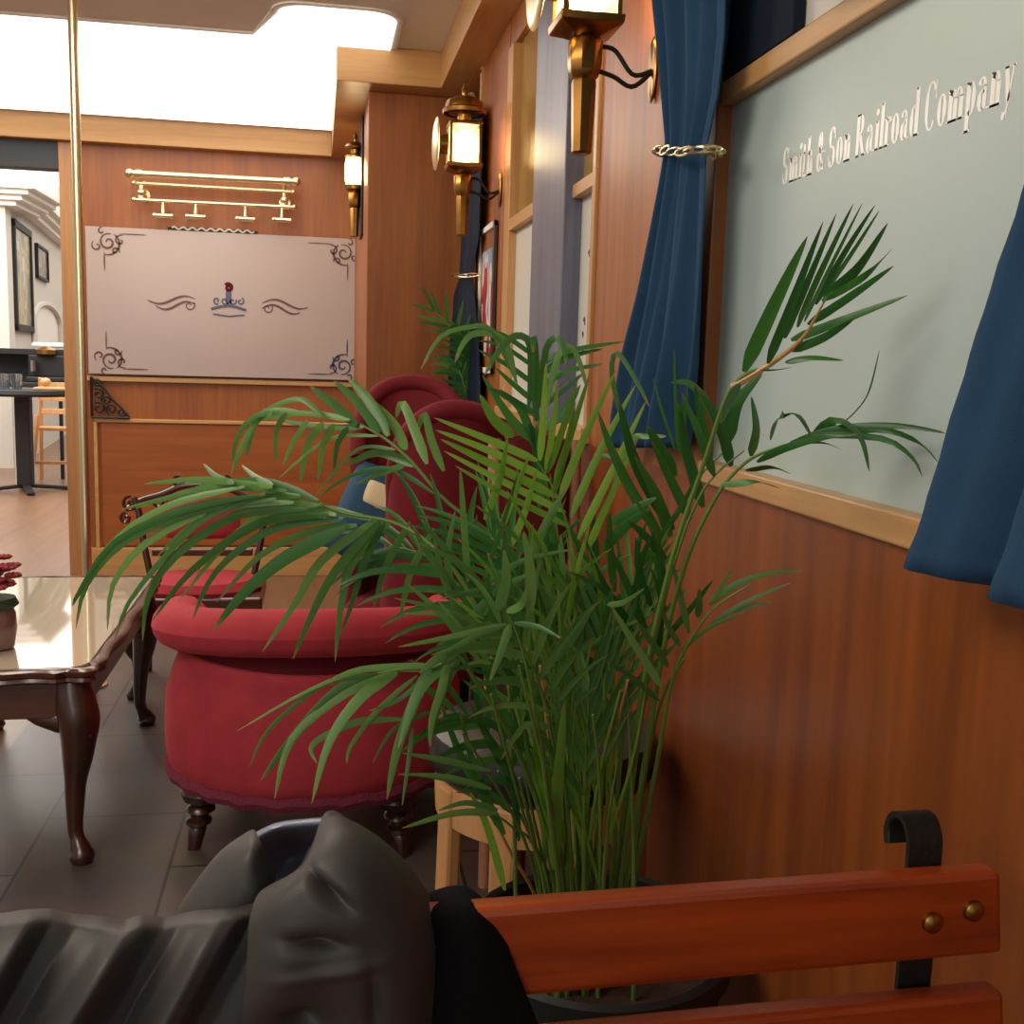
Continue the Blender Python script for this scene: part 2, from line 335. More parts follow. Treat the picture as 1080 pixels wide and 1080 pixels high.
# --- lettering, drawn as bold condensed serif strokes (units: cap height 1)
class Glyphs:
    def __init__(s): s.polys = []      # lists of (x, y) quads
    def rect(s, x0, x1, y0, y1): s.polys.append([(x0,y0),(x1,y0),(x1,y1),(x0,y1)])
    def arc(s, cx, cy, rx, ry, a0, a1, tk=.15, th=.05, n=14):
        for i in range(n):
            q = []
            for a in (a0+(a1-a0)*i/n, a0+(a1-a0)*(i+1)/n):
                a = math.radians(a); w = th+(tk-th)*abs(math.cos(a))**1.3
                q.append(((cx+rx*math.cos(a), cy+ry*math.sin(a)), (cx+(rx-w)*math.cos(a), cy+(ry-w*.8)*math.sin(a))))
            s.polys.append([q[0][0], q[1][0], q[1][1], q[0][1]])
    def diag(s, x0, y0, x1, y1, w): s.polys.append([(x0-w/2,y0),(x0+w/2,y0),(x1+w/2,y1),(x1-w/2,y1)])
    def stem(s, x, y0, y1, w=.15, bot=True, top='l'):
        s.rect(x, x+w, y0, y1)
        if bot: s.rect(x-.05, x+w+.05, y0, y0+.045)
        if top == 'l': s.rect(x-.05, x+w*.5, y1-.045, y1)
        if top == 'b': s.rect(x-.05, x+w+.05, y1-.045, y1)
    def put(s, ch, x):
        X = .66   # x-height
        if ch == 'S': s.arc(x+.19, .73, .19, .27, 30, 270); s.arc(x+.19, .26, .19, .27, -150, 90); s.rect(x+.32, x+.36, .68, .95); s.rect(x+.01, x+.05, .05, .3); return .44
        if ch in 'mn':
            s.stem(x+.05, 0, X); k = 2 if ch == 'm' else 1
            for i in range(k): s.arc(x+.21+.22*i, X-.2, .15, .2, 0, 150); s.stem(x+.23+.22*i, 0, X-.18, top='')
            return .22+.22*k
        if ch == 'i': s.stem(x+.05, 0, X); s.arc(x+.11, .86, .075, .085, 0, 360, .075, .07); return .23
        if ch == 't': s.rect(x+.06, x+.18, .1, .86); s.rect(x, x+.26, X-.045, X); s.arc(x+.17, .12, .11, .13, 180, 330); return .28
        if ch == 'h': s.stem(x+.05, 0, 1.02); s.arc(x+.21, X-.2, .15, .2, 0, 150); s.stem(x+.23, 0, X-.18, top=''); return .44
        if ch == 'l': s.stem(x+.05, 0, 1.02); return .23
        if ch == '&': s.arc(x+.2, .76, .14, .24, 0, 360); s.arc(x+.18, .26, .19, .27, 60, 340); s.diag(x+.40, 0, x+.12, .62, .12); s.rect(x+.28, x+.46, .46, .5); return .5
        if ch in 'oadp':
            s.arc(x+.19, X/2, .18, X/2+.01, 0, 360) if ch == 'o' else None
            if ch == 'o': return .40
            if ch == 'd': s.arc(x+.18, X/2, .17, X/2+.01, 60, 300); s.stem(x+.23, 0, 1.02); return .44
            if ch == 'p': s.stem(x+.05, -.32, X); s.arc(x+.22, X/2, .17, X/2+.01, -125, 125); return .43
            s.arc(x+.18, .2, .16, .21, 60, 300); s.arc(x+.17, X-.2, .16, .2, 0, 160); s.rect(x+.2, x+.33, .02, X-.18); s.rect(x+.3, x+.4, 0, .05); return .42
        if ch == 'r': s.stem(x+.05, 0, X); s.arc(x+.24, X-.17, .12, .16, 20, 150); return .34
        if ch == 'R': s.stem(x+.05, 0, 1, top='b'); s.arc(x+.2, .75, .22, .25, -95, 95); s.diag(x+.45, 0, x+.24, .5, .14); s.rect(x+.36, x+.55, 0, .045); return .56
        if ch == 'C': s.arc(x+.24, .5, .24, .52, 42, 318, .14); s.rect(x+.40, x+.44, .62, 1.0); return .50
        if ch == 'y': s.diag(x+.11, X, x+.22, 0, .13); s.diag(x+.35, X, x+.16, -.3, .055); s.rect(x, x+.22, X-.045, X); s.rect(x+.26, x+.42, X-.045, X); s.arc(x+.1, -.25, .07, .08, 0, 360, .07, .06); return .42
        return .2
g = Glyphs(); xx = 0
for ch in 'Smith & Son Railroad Company': xx += g.put(ch, xx)
la = at_x(824, 193, W+.011); lb = at_x(1068, 113, W+.011); kx = (la.y-lb.y)/xx; kz = .046
lm = MB()
for q in g.polys:
    vs = [(W+.0116, la.y-a*kx, la.z-.003+b*kz) for a, b in q] + [(W+.0121, la.y-a*kx, la.z-.003+b*kz) for a, b in q]
    lm.add(vs, [(0,1,2,3),(7,6,5,4),(0,4,5,1),(1,5,6,2),(2,6,7,3),(3,7,4,0)])
lt_o = lm.build('lettering', M['letterw'], w1, smooth=False); lt_o['label'] = 'white lettering Smith & Son Railroad Company'

# narrow windows either side of the blue board
w2 = struct_root('window_2', 'narrow frosted window just beyond the near wood pier', 'window')
MB().box(W+.02, W+.028, 2.285, 2.50, 1.06, 1.60).build('pane', M['frost2'], w2, smooth=False)
MB().box(W+.02, W+.028, 2.285, 2.50, 1.60, 2.16).build('upper_pane', M['amberpane'], w2, smooth=False)
MB().box(W-.008, W+.05, 2.262, 2.287, 1.065, 2.16).build('stile', M['oakz'], w2, smooth=False, bevel=.002)
MB().box(W-.004, W+.05, 2.487, 2.54, 1.065, 2.16).build('stile', M['oakz'], w2, smooth=False, bevel=.002)
MB().box(W-.004, W+.05, 2.287, 2.487, 1.582, 1.612).build('middle_rail', M['oak'], w2, smooth=False, bevel=.002)
MB().box(W-.02, W+.05, 2.262, 2.54, 1.031, 1.065).build('sill', M['oak'], w2, smooth=False, bevel=.003)
dm = MB()
random.seed(5)
for (yy, zz, s_) in ((2.37, 1.50, .012), (2.35, 1.47, .008), (2.40, 1.45, .008), (2.42, 1.30, .010), (2.43, 1.27, .008), (2.42, 1.23, .008)):
    dm.ribbon([(W+.0195, yy+.6*s_*math.cos(a), zz+s_*math.sin(a)) for a in (0, .8, 1.6, 2.4, 3.2, 4)], .003, (-1, 0, 0), .001)
dm.build('etched_scrolls', M['etchblue'], w2, smooth=False)
w3 = struct_root('window_3', 'narrow window with amber upper pane beyond blue board', 'window')
MB().box(W+.02, W+.028, 2.86, 3.34, 1.06, 1.62).build('pane', M['frost2'], w3, smooth=False)
MB().box(W+.02, W+.028, 2.86, 3.34, 1.62, 2.16).build('upper_pane', M['amberpane'], w3, smooth=False)
MB().box(W-.006, W+.05, 3.335, 3.42, 1.065, 2.16).build('stile', M['oakz'], w3, smooth=False, bevel=.003)
MB().box(W-.004, W+.05, 2.86, 3.335, 1.605, 1.64).build('middle_rail', M['oak'], w3, smooth=False, bevel=.002)
MB().box(W-.02, W+.05, 2.80, 3.42, 1.031, 1.065).build('sill', M['oak'], w3, smooth=False, bevel=.003)
struct(MB().box(.556, W+.05, 2.485, 2.86, 1.066, 2.16).build('trim_1', M['bluewood'], smooth=False, bevel=.003), 'blue-grey painted upright board between two narrow windows', 'trim')

# soffit
sf = struct_root('trim_2', 'stepped oak soffit under the ceiling', 'soffit')
MB().box(-4.5, .065, 5.90, YF+.05, ZS, ZC).build('far_beam', M['oakx'], sf, smooth=False, bevel=.003)
MB().box(.065, .70, 4.32, YF+.05, ZS, ZC).build('column_cap', M['oakx'], sf, smooth=False, bevel=.003)
MB().box(.464, .70, -.4, 4.32, ZS, ZC).build('side_beam', M['oak'], sf, smooth=False, bevel=.003)

# far wall, door opening on the left, column
wf = struct_root('wall_far', 'orange wood panelled wall at the end of the room', 'wall')
MB().box(-1.225, .20, YF, YF+.1, 0, ZS).build('veneer_panel', M['veneer_far'], wf, smooth=False)
MB().box(-1.13, .20, YF-.012, YF, .17, .83).build('lower_panel', M['veneer_h'], wf, smooth=False, bevel=.004)
MB().box(-1.16, .20, YF-.022, YF, .832, .852).build('moulding', M['oakx'], wf, smooth=False, bevel=.004)
MB().box(-1.165, -1.145, YF-.022, YF, .16, .832).build('moulding', M['oakx'], wf, smooth=False, bevel=.004)
MB().box(-1.225, .20, YF-.026, YF, 1.048, 1.074).build('moulding', M['oakx'], wf, smooth=False, bevel=.004)
struct(MB().box(-1.225, .20, YF-.024, YF, 0, .16).build('baseboard_far', M['oakx'], smooth=False, bevel=.004), 'tan baseboard of the far wall', 'baseboard')
struct(MB().box(.192, W+.1, 4.45, YF, 0, ZS).build('wall_column', M['veneer_far'], smooth=False, bevel=.004), 'broad orange wood column left of far curtain', 'column')
d1 = struct_root('door_1', 'open doorway with tan wooden jamb at far left', 'doorway')
MB().box(-1.30, -1.225, YF-.03, YF+.1, 0, 2.25).build('jamb', M['jamb'], d1, smooth=False, bevel=.004)
MB().box(-4.0, -1.30, YF-.02, YF+.1, 2.115, 2.25).build('lintel', M['darkgrey'], d1, smooth=False)
MB().box(-3.1, -3.0, YF-.03, YF+.1, 0, 2.115).build('jamb', M['jamb'], d1, smooth=False)
struct(MB().box(-4.5, -3.1, YF, YF+.1, 0, 2.25).build('wall_far_left', M['wallgrey'], smooth=False), 'plain wall left of the doorway, out of frame', 'wall')

# ceiling light panel (rounded rectangle)
def rrect(x0, x1, y0, y1, r, z0, z1, n=8):
    pts = []
    for cx, cy, a0 in ((x1-r, y1-r, 0), (x0+r, y1-r, 90), (x0+r, y0+r, 180), (x1-r, y0+r, 270)):
        for i in range(n+1):
            a = math.radians(a0+90*i/n); pts.append((cx+r*math.cos(a), cy+r*math.sin(a)))
    N = len(pts); m = MB()
    m.add([(x, y, z0) for x, y in pts]+[(x, y, z1) for x, y in pts], [tuple(range(N)), tuple(range(2*N-1, N-1, -1))]+[(i, (i+1) % N, N+(i+1) % N, N+i) for i in range(N)])
    return m
cp = thing('ceiling_light', 'large bright rounded white light panel in the ceiling at far end', 'ceiling light', (0, 0, ZC))
a_ = at_z(414, 40, ZC); b_ = at_z(330, 3, ZC); c_ = at_z(200, 30, ZC); e_ = at_z(292, 3, ZC)
def lpanel(g, z0, z1):
    pts = [(a_.x+g, 5.86+g), (-4.2-g, 5.86+g), (-4.2-g, c_.y-g), (e_.x-.10, c_.y-g)]
    for cx, cy, a0 in ((e_.x+.10-g, b_.y+.12, 180), (a_.x-.10, b_.y+.12, 270)):
        for k in range(9): t_ = math.radians(a0+90*k/8); pts.append((cx+(.10+(g if a0 == 270 else 0))*math.cos(t_), cy+(.10+g)*math.sin(t_)))
    N = len(pts); m = MB()
    return m.add([(x, y, z0) for x, y in pts]+[(x, y, z1) for x, y in pts], [tuple(range(N)), tuple(range(2*N-1, N-1, -1))]+[(k, (k+1) % N, N+(k+1) % N, N+k) for k in range(N)])
lpanel(0, -.012, .004).build('diffuser', M['panel'], cp, smooth=False)
lpanel(.025, -.006, .002).build('frame', M['ceil'], cp, smooth=False)

# ------------------------------------------------------------------ far room seen through the doorway
fr = struct_root('wall_far_room', 'off-white wall with cornice in the room beyond', 'wall')
p1 = at_y(8, 300, 11.6); p2 = at_y(74, 300, 17.5)
dv = Vector((p2.x-p1.x, p2.y-p1.y, 0)); LW = dv.length; dv.normalize(); nv = Vector((dv.y, -dv.x, 0))   # nv faces the room
if nv.x < 0: pass
def onwall(u, v):
    d = ray(u, v); n = nv; t = (Vector((p1.x, p1.y, 0))-EYE).dot(n)/d.dot(n); q = EYE+d*t
    return (Vector((q.x-p1.x, q.y-p1.y, 0)).dot(dv), q.z)
def wbox(m, s0, s1, n0, n1, z0, z1):
    vs = []
    for z in (z0, z1):
        for s_, n_ in ((s0, n0), (s1, n0), (s1, n1), (s0, n1)):
            q = Vector((p1.x, p1.y, 0))+dv*s_+nv*n_; vs.append((q.x, q.y, z))
    return m.add(vs, [(0,3,2,1),(4,5,6,7),(0,1,5,4),(1,2,6,5),(2,3,7,6),(3,0,4,7)])
zc2 = onwall(20, 222)[1]
wbox(MB(), 0, LW+1.5, -.15, 0, 0, zc2+.02).build('receding_wall', M['wallgrey'], fr, smooth=False)
MB().box(p1.x-3, p1.x, p1.y, p1.y+.2, 0, at_y(4, 215, p1.y).z).build('front_wall', M['wallgrey'], fr, smooth=False)
cm = MB(); zz = at_y(4, 215, p1.y).z
for k in range(4): cm.box(p1.x-3, p1.x+.12+.07*k, p1.y-.06-.05*k, p1.y+.9+.05*k, zz+.05*k-.02, zz+.05*k+.035)
cm.build('front_cornice', M['white'], fr, smooth=False, bevel=.01)
cm = MB()
for k in range(3): wbox(cm, .3, LW+1.5, 0, .12+.07*k, zc2-.02+.06*k, zc2+.05+.06*k)
cm.build('receding_cornice', M['white'], fr, smooth=False, bevel=.01)
struct(MB().box(-9, 0.8, 19.5, 19.6, 0, 4).build('wall_back', M['white'], smooth=False), 'white end wall of the room beyond', 'wall')
struct(MB().box(-9, 1.0, 6.12, 20, 3.9, 3.95).build('ceiling.001', M['panel'], smooth=False), 'bright luminous ceiling of the room beyond', 'ceiling')
struct(MB().box(-1.2, -1.1, 6.08, 7.2, 0, 2.4).build('wall_passage', M['wallgrey'], smooth=False), 'passage wall behind the right jamb', 'wall')

def wall_frame(name, label, cat, u0, u1, v0, v1, bw, fm, inner):
    s0, za = onwall(u0, v0); s1, _ = onwall(u1, (v0+v1)/2); zb = onwall(u0, v1)[1]
    t = thing(name, label, cat, (p1.x+dv.x*s0, p1.y+dv.y*s0, 0))
    off = Vector((p1.x+dv.x*s0, p1.y+dv.y*s0, 0))
    m = MB()
    for (a, b, c_, d) in ((s0, s0+bw, zb, za), (s1-bw, s1, zb, za), (s0, s1, za-bw, za), (s0, s1, zb, zb+bw)): wbox(m, a, b, .002, .04, c_, d)
    m.v = [p-off for p in m.v]; m.build('frame', fm, t, smooth=False)
    m = wbox(MB(), s0+bw, s1-bw, .002, .02, zb+bw, za-bw); m.v = [p-off for p in m.v]; m.build('picture', inner, t, smooth=False)
    return t
def patch_mat(name, cols, scale, axis=(1, 1, 1), rough=.3):
    m, nt, p = new_mat(name); tc = nt.nodes.new('ShaderNodeTexCoord'); mp = nt.nodes.new('ShaderNodeMapping'); mp.inputs['Scale'].default_value = axis
    v = nt.nodes.new('ShaderNodeTexNoise'); v.inputs['Scale'].default_value = scale; v.inputs['Detail'].default_value = 2
    cr = nt.nodes.new('ShaderNodeValToRGB'); e = cr.color_ramp; e.interpolation = 'CONSTANT'
    while len(e.elements) < len(cols): e.elements.new(.5)
    for i, c in enumerate(cols): e.elements[i].position = .32+.36*i/len(cols) if i else 0; e.elements[i].color = lin(c)
    nt.links.new(tc.outputs['Object'], mp.inputs[0]); nt.links.new(mp.outputs[0], v.inputs['Vector']); nt.links.new(v.outputs['Fac'], cr.inputs[0]); nt.links.new(cr.outputs[0], p.inputs['Base Color'])
    p.inputs['Roughness'].default_value = rough; return m
M['pic_a'] = patch_mat('tan_and_grey_print', ['#5d5a50', '#8a7c5c', '#b29a66', '#8b8878', '#c2bba8'], 2.5)
M['pic_b'] = patch_mat('dark_brown_print', ['#3a241b', '#5c3d2c', '#2b1c17', '#a08a76'], 7)
wall_frame('wall_picture', 'tall dark-framed tan picture on the far off-white wall', 'picture', 11, 31, 230, 348, .07, M['black'], M['pic_a'])
wall_frame('wall_picture', 'small dark framed print beside the tall tan picture', 'picture', 36, 48, 256, 292, .03, M['black'], M['pic_b'])
# arched mirror
s0, za = onwall(32, 316); s1 = onwall(60, 340)[0]; zb = onwall(32, 362)[1]
t = thing('arched_mirror', 'white arched mirror low on the far off-white wall', 'mirror', (0, 0, 0))
cx_ = (s0+s1)/2; hw = (s1-s0)/2
def wpt(s_, n_, z): q = Vector((p1.x, p1.y, 0))+dv*s_+nv*n_; return Vector((q.x, q.y, z))
zr = za-(za-zb)*.45
arc = [wpt(cx_-hw*math.cos(a), .03, zr+(za-zr)*math.sin(a)) for a in [PI*i/14 for i in range(15)]]
MB().tube([wpt(s0, .03, zb)]+arc+[wpt(s1, .03, zb)], .035, 6).build('frame', M['wallgrey'], t)
mm = MB(); ring = [wpt(s0, .012, zb)]+[a_2-nv*.018 for a_2 in arc]+[wpt(s1, .012, zb)]
mm.add(ring+[q-nv*.009 for q in ring], [tuple(range(len(ring))), tuple(range(2*len(ring)-1, len(ring)-1, -1))]+[(i, (i+1) % len(ring), len(ring)+(i+1) % len(ring), len(ring)+i) for i in range(len(ring))]); mm.build('glass', M['white'], t, smooth=False)

# bar counter with bits, pedestal table, high chair in the far room
YB = 10.6
def bx_px(m, u0, u1, v0, v1, Y, dep):
    a = at_y(u0, v0, Y); b = at_y(u1, v1, Y); return m.box(a.x, b.x, Y, Y+dep, b.z, a.z)
t = thing('bar_cabinet', 'dark bar shelf on thin legs in the room beyond the doorway', 'cabinet', (0, 0, 0))
a = at_y(-30, 372, YB); b = at_y(66, 404, YB)
MB().box(a.x, b.x, YB, YB+.5, b.z-.05, b.z).build('lower_shelf', M['black'], t, smooth=False, bevel=.01)
MB().box(a.x, b.x, YB+.46, YB+.5, b.z, a.z).build('back_panel', M['black'], t, smooth=False)
MB().box(a.x, b.x, YB+.2, YB+.52, a.z, a.z+.05).build('shelf_top', M['black'], t, smooth=False)
for x_ in (a.x+.03, b.x-.03):
    for y_ in (YB+.04, YB+.46): MB().box(x_-.015, x_+.015, y_-.015, y_+.015, 0, b.z-.05).build('leg', M['black'], t, smooth=False)
a = at_y(31, 363, YB+.2); b = at_y(66, 376, YB+.2)
tag(MB().box(a.x, b.x, YB+.26, YB+.45, at_y(40, 372, YB).z+.051, a.z+.02).build('folded_cloth', M['white'], smooth=False, bevel=.02), 'white folded cloth on top of the dark bar shelf', 'cloth')
# pedestal table
YT = 9.7
t = thing('pedestal_table', 'black pedestal table with cross foot in the far room', 'table', (at_y(27, 500, YT).x, YT, 0))
zt = at_y(30, 411, YT).z
MB().lathe([(.02, zt-.05), (.36, zt-.05), (.37, zt-.03), (.36, zt), (.02, zt)], n=28, sx=1.1).build('tabletop', M['black'], t)
MB().box(-.06, .06, -.06, .06, .05, zt-.05).build('pedestal', M['black'], t, smooth=False, bevel=.01)
for a in (20, 110, 200, 290):
    a = math.radians(a); MB().beam((0, 0, .05), (.36*math.cos(a), .36*math.sin(a), .015), .06, .03).build('foot', M['black'], t, smooth=False, bevel=.006)
a = at_y(-12, 418, YT-.3); b = at_y(17, 498, YT-.3)
tag(MB().box(a.x, b.x-.03, YT+.40, YT+.43, 0, a.z).build('panel_board', M['wallgrey'], smooth=False, bevel=.01), 'pale grey board standing behind the black pedestal table', 'board')
# glasses on the table and a wooden tray
tag(MB().box(.13, .45, -.12, .12, 0, .025).build('serving_board', M['oakx'], smooth=False, bevel=.008), 'light wooden serving board on the black pedestal table', 'tray').location = (at_y(27, 500, YT).x-.02, YT, zt+.001)
bl = tag(MB().ball((0, 0, .04), .045, sz=.8).build('bread_roll', M['beech']), 'small brown bread roll on the light serving board', 'bread'); bl.location = (at_y(48, 400, YT).x, YT, zt+.028)
gp = None
for i, (u, dy) in enumerate(((3, 0), (9, -.08), (15, .03), (21, -.06))):
    if gp is None:
        gp = MB().lathe([(.028, 0), (.03, .005), (.036, .13), (.033, .13), (.027, .01), (.003, .01)], n=16).build('drinking_glass', M['tumbler']); o = gp
    else: o = gp.copy(); C.objects.link(o)
    tag(o, 'clear drinking glass in the cluster on black pedestal table', 'glass', 'glasses on the pedestal table')
    o.location = (at_y(u, 400, YT).x, YT+dy, zt+.001)
# coffee machine
t = thing('coffee_machine', 'dark coffee machine with brass top on the bar shelf', 'coffee machine', (at_y(46, 400, YB).x, YB+.12, at_y(66, 404, YB).z+.001))
MB().box(-.16, .16, -.1, .1, 0, .05).build('base', M['black'], t, smooth=False, bevel=.01)
MB().box(-.16, .16, 0, .1, .05, .25).build('body', M['black'], t, smooth=False, bevel=.01)
MB().lathe([(.05, .25), (.09, .26), (.09, .30), (.03, .33)], n=16).build('hopper', M['agedbrass'], t)
MB().tube([(-.1, -.05, .2), (-.1, -.05, .1)], .03, 8).build('jug', M['chrome'], t)
# high chair
YH = 10.36
t = thing('high_chair', 'pale wooden high chair beside the black pedestal table', 'chair', (at_y(60, 500, YH).x, YH, 0))
for sx_ in (-1, 1):
    MB().beam((sx_*.19, -.18, 0), (sx_*.13, -.08, .62), .035, .035).build('leg', M['beech'], t, smooth=False, bevel=.004)
    MB().beam((sx_*.19, .22, 0), (sx_*.14, .1, .95), .035, .035).build('leg', M['beech'], t, smooth=False, bevel=.004)
MB().box(-.15, .15, -.1, .12, .48, .51).build('seat', M['beech'], t, smooth=False, bevel=.006)
MB().box(-.18, .18, -.14, -.1, .18, .21).build('stretcher', M['beech'], t, smooth=False, bevel=.004)
for z in (.62, .74, .86): MB().box(-.14, .14, .09, .12, z, z+.05).build('back_slat', M['beech'], t, smooth=False, bevel=.004)

# ------------------------------------------------------------------ frosted panel on the far wall, rack, strip, bracket
t = thing('frosted_panel', 'wide frosted pinkish glass panel with scroll corners on far wall', 'glass panel', (-.466, YF-.04, 1.08))
MB().box(-.711, .712, 0, .012, .006, .756).build('sheet', M['frost3'], t, smooth=False, bevel=.002)
def spiral(cx, cz, r0_, r1_, a0, turns, n=26):
    return [(cx+(r0_+(r1_-r0_)*i/n)*math.cos(a0+turns*2*PI*i/n), -.0012, cz+(r0_+(r1_-r0_)*i/n)*math.sin(a0+turns*2*PI*i/n)) for i in range(n+1)]
for sx_, sz_, mt in ((-1, 1, 'etch'), (1, 1, 'etch'), (-1, -1, 'etch'), (1, -1, 'etchblue')):
    m = MB(); cx, cz = sx_*.60, .38+sz_*.30
    def mir(pts): return [(cx+sx_*x, y, cz+sz_*z) for x, y, z in pts]
    wd_ = lambda n, a: [a*(.35+.65*math.sin(PI*i/(n-1))) for i in range(n)]
    for pts, a in ((spiral(0, 0, .008, .045, 0, 1.3), .012), (spiral(.055, -.02, .004, .028, 1, 1.0), .009), (spiral(-.06, .01, .004, .03, 2, 1.0), .010),
                   ([(.02, -.0012, -.05-.012*i) for i in range(9)], .007), ([(-.06-.016*i, -.0012, .045) for i in range(9)], .006), (spiral(.0, .0, .05, .065, 2.2, .45), .012), (spiral(-.035, -.045, .004, .022, 4, .9), .010),
                   (spiral(.03, .055, .004, .02, 3, .8), .009)):
        pp = mir(pts); m.ribbon(pp, wd_(len(pp), a), (0, -1, 0), .0012)
    m.build('corner_scroll', M[mt], t, smooth=False)
for s_ in (-1, 1):
    m = MB()
    for k, (dz, L_) in enumerate(((0, .24), (-.028, .2))):
        pts = [(s_*(.17+L_*i/16), -.0012, .40+dz+.022*math.sin(i/16*2*PI*.9+(0 if s_ > 0 else .4))) for i in range(17)]
        m.ribbon(pts, [.012*(.2+.8*math.sin(PI*(i+.5)/17.5)) for i in range(17)], (0, -1, 0), .0012)
    m.ribbon(spiral(s_*.2, .375, .006, .028, 0, 1.1), .006, (0, -1, 0), .0012)
    m.build('swash', M['etch'], t, smooth=False)
m = MB()
m.ribbon([(-.09, -.0012, .36), (-.04, -.0012, .375), (0, -.0012, .38), (.04, -.0012, .375), (.09, -.0012, .36)], .014, (0, -1, 0), .0012)
m.ribbon([(-.08, -.0012, .335), (0, -.0012, .325), (.08, -.0012, .335)], .008, (0, -1, 0), .0012)
for x in (-.06, -.02, .02, .06): m.ribbon(spiral(x, .405, .004, .02, x*20, 1), .008, (0, -1, 0), .0012)
m.ribbon([(0, -.0012, .39), (0, -.0012, .46)], .03, (0, -1, 0), .0012)
m.build('crest', M['etchblue'], t, smooth=False)
m = MB(); m.ribbon(spiral(0, .475, .003, .022, 0, 1.4), .016, (0, -1, 0), .0012); m.build('crest_top', M['darkvelvet'], t, smooth=False)

YR = YF-.10
def pr(u, v, Y=YR): return at_y(u, v, Y)
t = thing('luggage_rack', 'brass luggage rack with hooks above the frosted panel', 'rack', (0, 0, 0))
def rail(u0, v0, u1, v1, r, Y):
    a, b = pr(u0, v0, Y), pr(u1, v1, Y); o = MB().tube([a, b], r, 12).build('rail', M['brass'], t)
    d = (b-a).normalized()
    for e, sg in ((a, -1), (b, 1)):
        MB().ball(e+d*sg*r*.6, r*1.5, 12).build('finial', M['brass'], o)
        MB().tube([e-d*sg*.05, e-d*sg*.02], r*1.35, 12).build('collar', M['brass'], o)
rail(139, 182.5, 310, 191.5, .0165, YR-.05); rail(143, 193, 308, 202.5, .010, YR); rail(143, 210.5, 309, 218.5, .010, YR)
for u, v in ((149, 203), (300, 211)):
    c = pr(u, v); m = MB()
    m.tube([(c.x, YF, c.z), (c.x, YR, c.z)], .016, 10); m.ball((c.x, YR, c.z), .022); m.tube([(c.x, YR, c.z-.04), (c.x, YR, c.z+.05), (c.x, YR-.05, c.z+.10)], .011, 8)
    m.lathe([(.03, -.01), (.03, 0)], (c.x, YF-.002, c.z), 'Y', 14); m.build('bracket', M['brass'], t)
for u, v, v0 in ((172, 227.5, 213), (206.5, 228.5, 215), (259, 231, 217), (297.5, 232, 219)):
    c = pr(u, v); a = pr(u, v0); m = MB().tube([a, (c.x, c.y, c.z+.012)], [.006, .010], 8); m.tube([(c.x-.042, c.y, c.z), (c.x+.042, c.y, c.z)], [.011, .011], 8)
    m.ball((c.x-.042, c.y, c.z), .014); m.ball((c.x+.042, c.y, c.z), .014); m.build('hook', M['brass'], t)
a = at_y(177, 240, YF-.01); b = at_y(272, 247, YF-.01)
t = thing('vent_strip', 'narrow dark strip with pale fretwork above frosted panel', 'vent', (0, 0, 0))
MB().box(a.x, b.x, YF-.014, YF, 1.838, a.z+.004).build('back', M['black'], t, smooth=False)
m = MB(); n_ = 9
for i in range(n_):
    x0 = a.x+.02+(b.x-a.x-.04)*i/n_; w_ = (b.x-a.x-.04)/n_
    m.ribbon([(x0+w_*j/8, YF-.0145, 1.851+.006*math.sin(j/8*2*PI)) for j in range(9)], .008, (0, -1, 0), .002)
m.build('fretwork', M['wallgrey'], t, smooth=False)
# iron corner bracket
o_ = at_y(97, 440, YF-.03)
m = MB()
for cx, cz, r in ((.035, .05, .034), (.10, .045, .03), (.035, .125, .03), (.075, .09, .026), (.15, .03, .022), (.03, .18, .02)):
    m.tube([(cx+(r*.25+r*.75*i/20)*math.cos(i/20*2*PI*1.2+cx*30), 0, cz+(r*.25+r*.75*i/20)*math.sin(i/20*2*PI*1.2+cx*30)) for i in range(21)], .0055, 6)
m.tube([(0, 0, 0), (0, 0, .21)], .007, 6); m.tube([(0, 0, 0), (.19, 0, 0)], .007, 6); m.tube(spline([(0, 0, .21), (.05, 0, .17), (.10, 0, .10), (.14, 0, .06), (.19, 0, 0)], 14), .006, 6)
o = tag(m.build('scroll_bracket', M['iron']), 'black iron scrollwork bracket on far wall below frosted panel', 'bracket'); o.location = (o_.x, YF-.032, o_.z-.0)

# brass pole
pa = at_y(84, 300, 3.95)
t = thing('brass_pole', 'slim tall brass pole standing in front of the doorway jamb', 'pole', (pa.x, 3.95, 0))
MB().tube([(0, 0, .01), (0, 0, ZC-.005)], .0165, 16).build('shaft', M['brass'], t)
MB().lathe([(.06, .004), (.06, .012), (.03, .02), (.02, .04), (.001, .04)], n=20).build('base_flange', M['brass'], t)
MB().lathe([(.001, ZC-.03), (.02, ZC-.03), (.03, ZC-.015), (.055, ZC-.004), (.055, ZC-.0005)], n=20).build('top_flange', M['brass'], t)

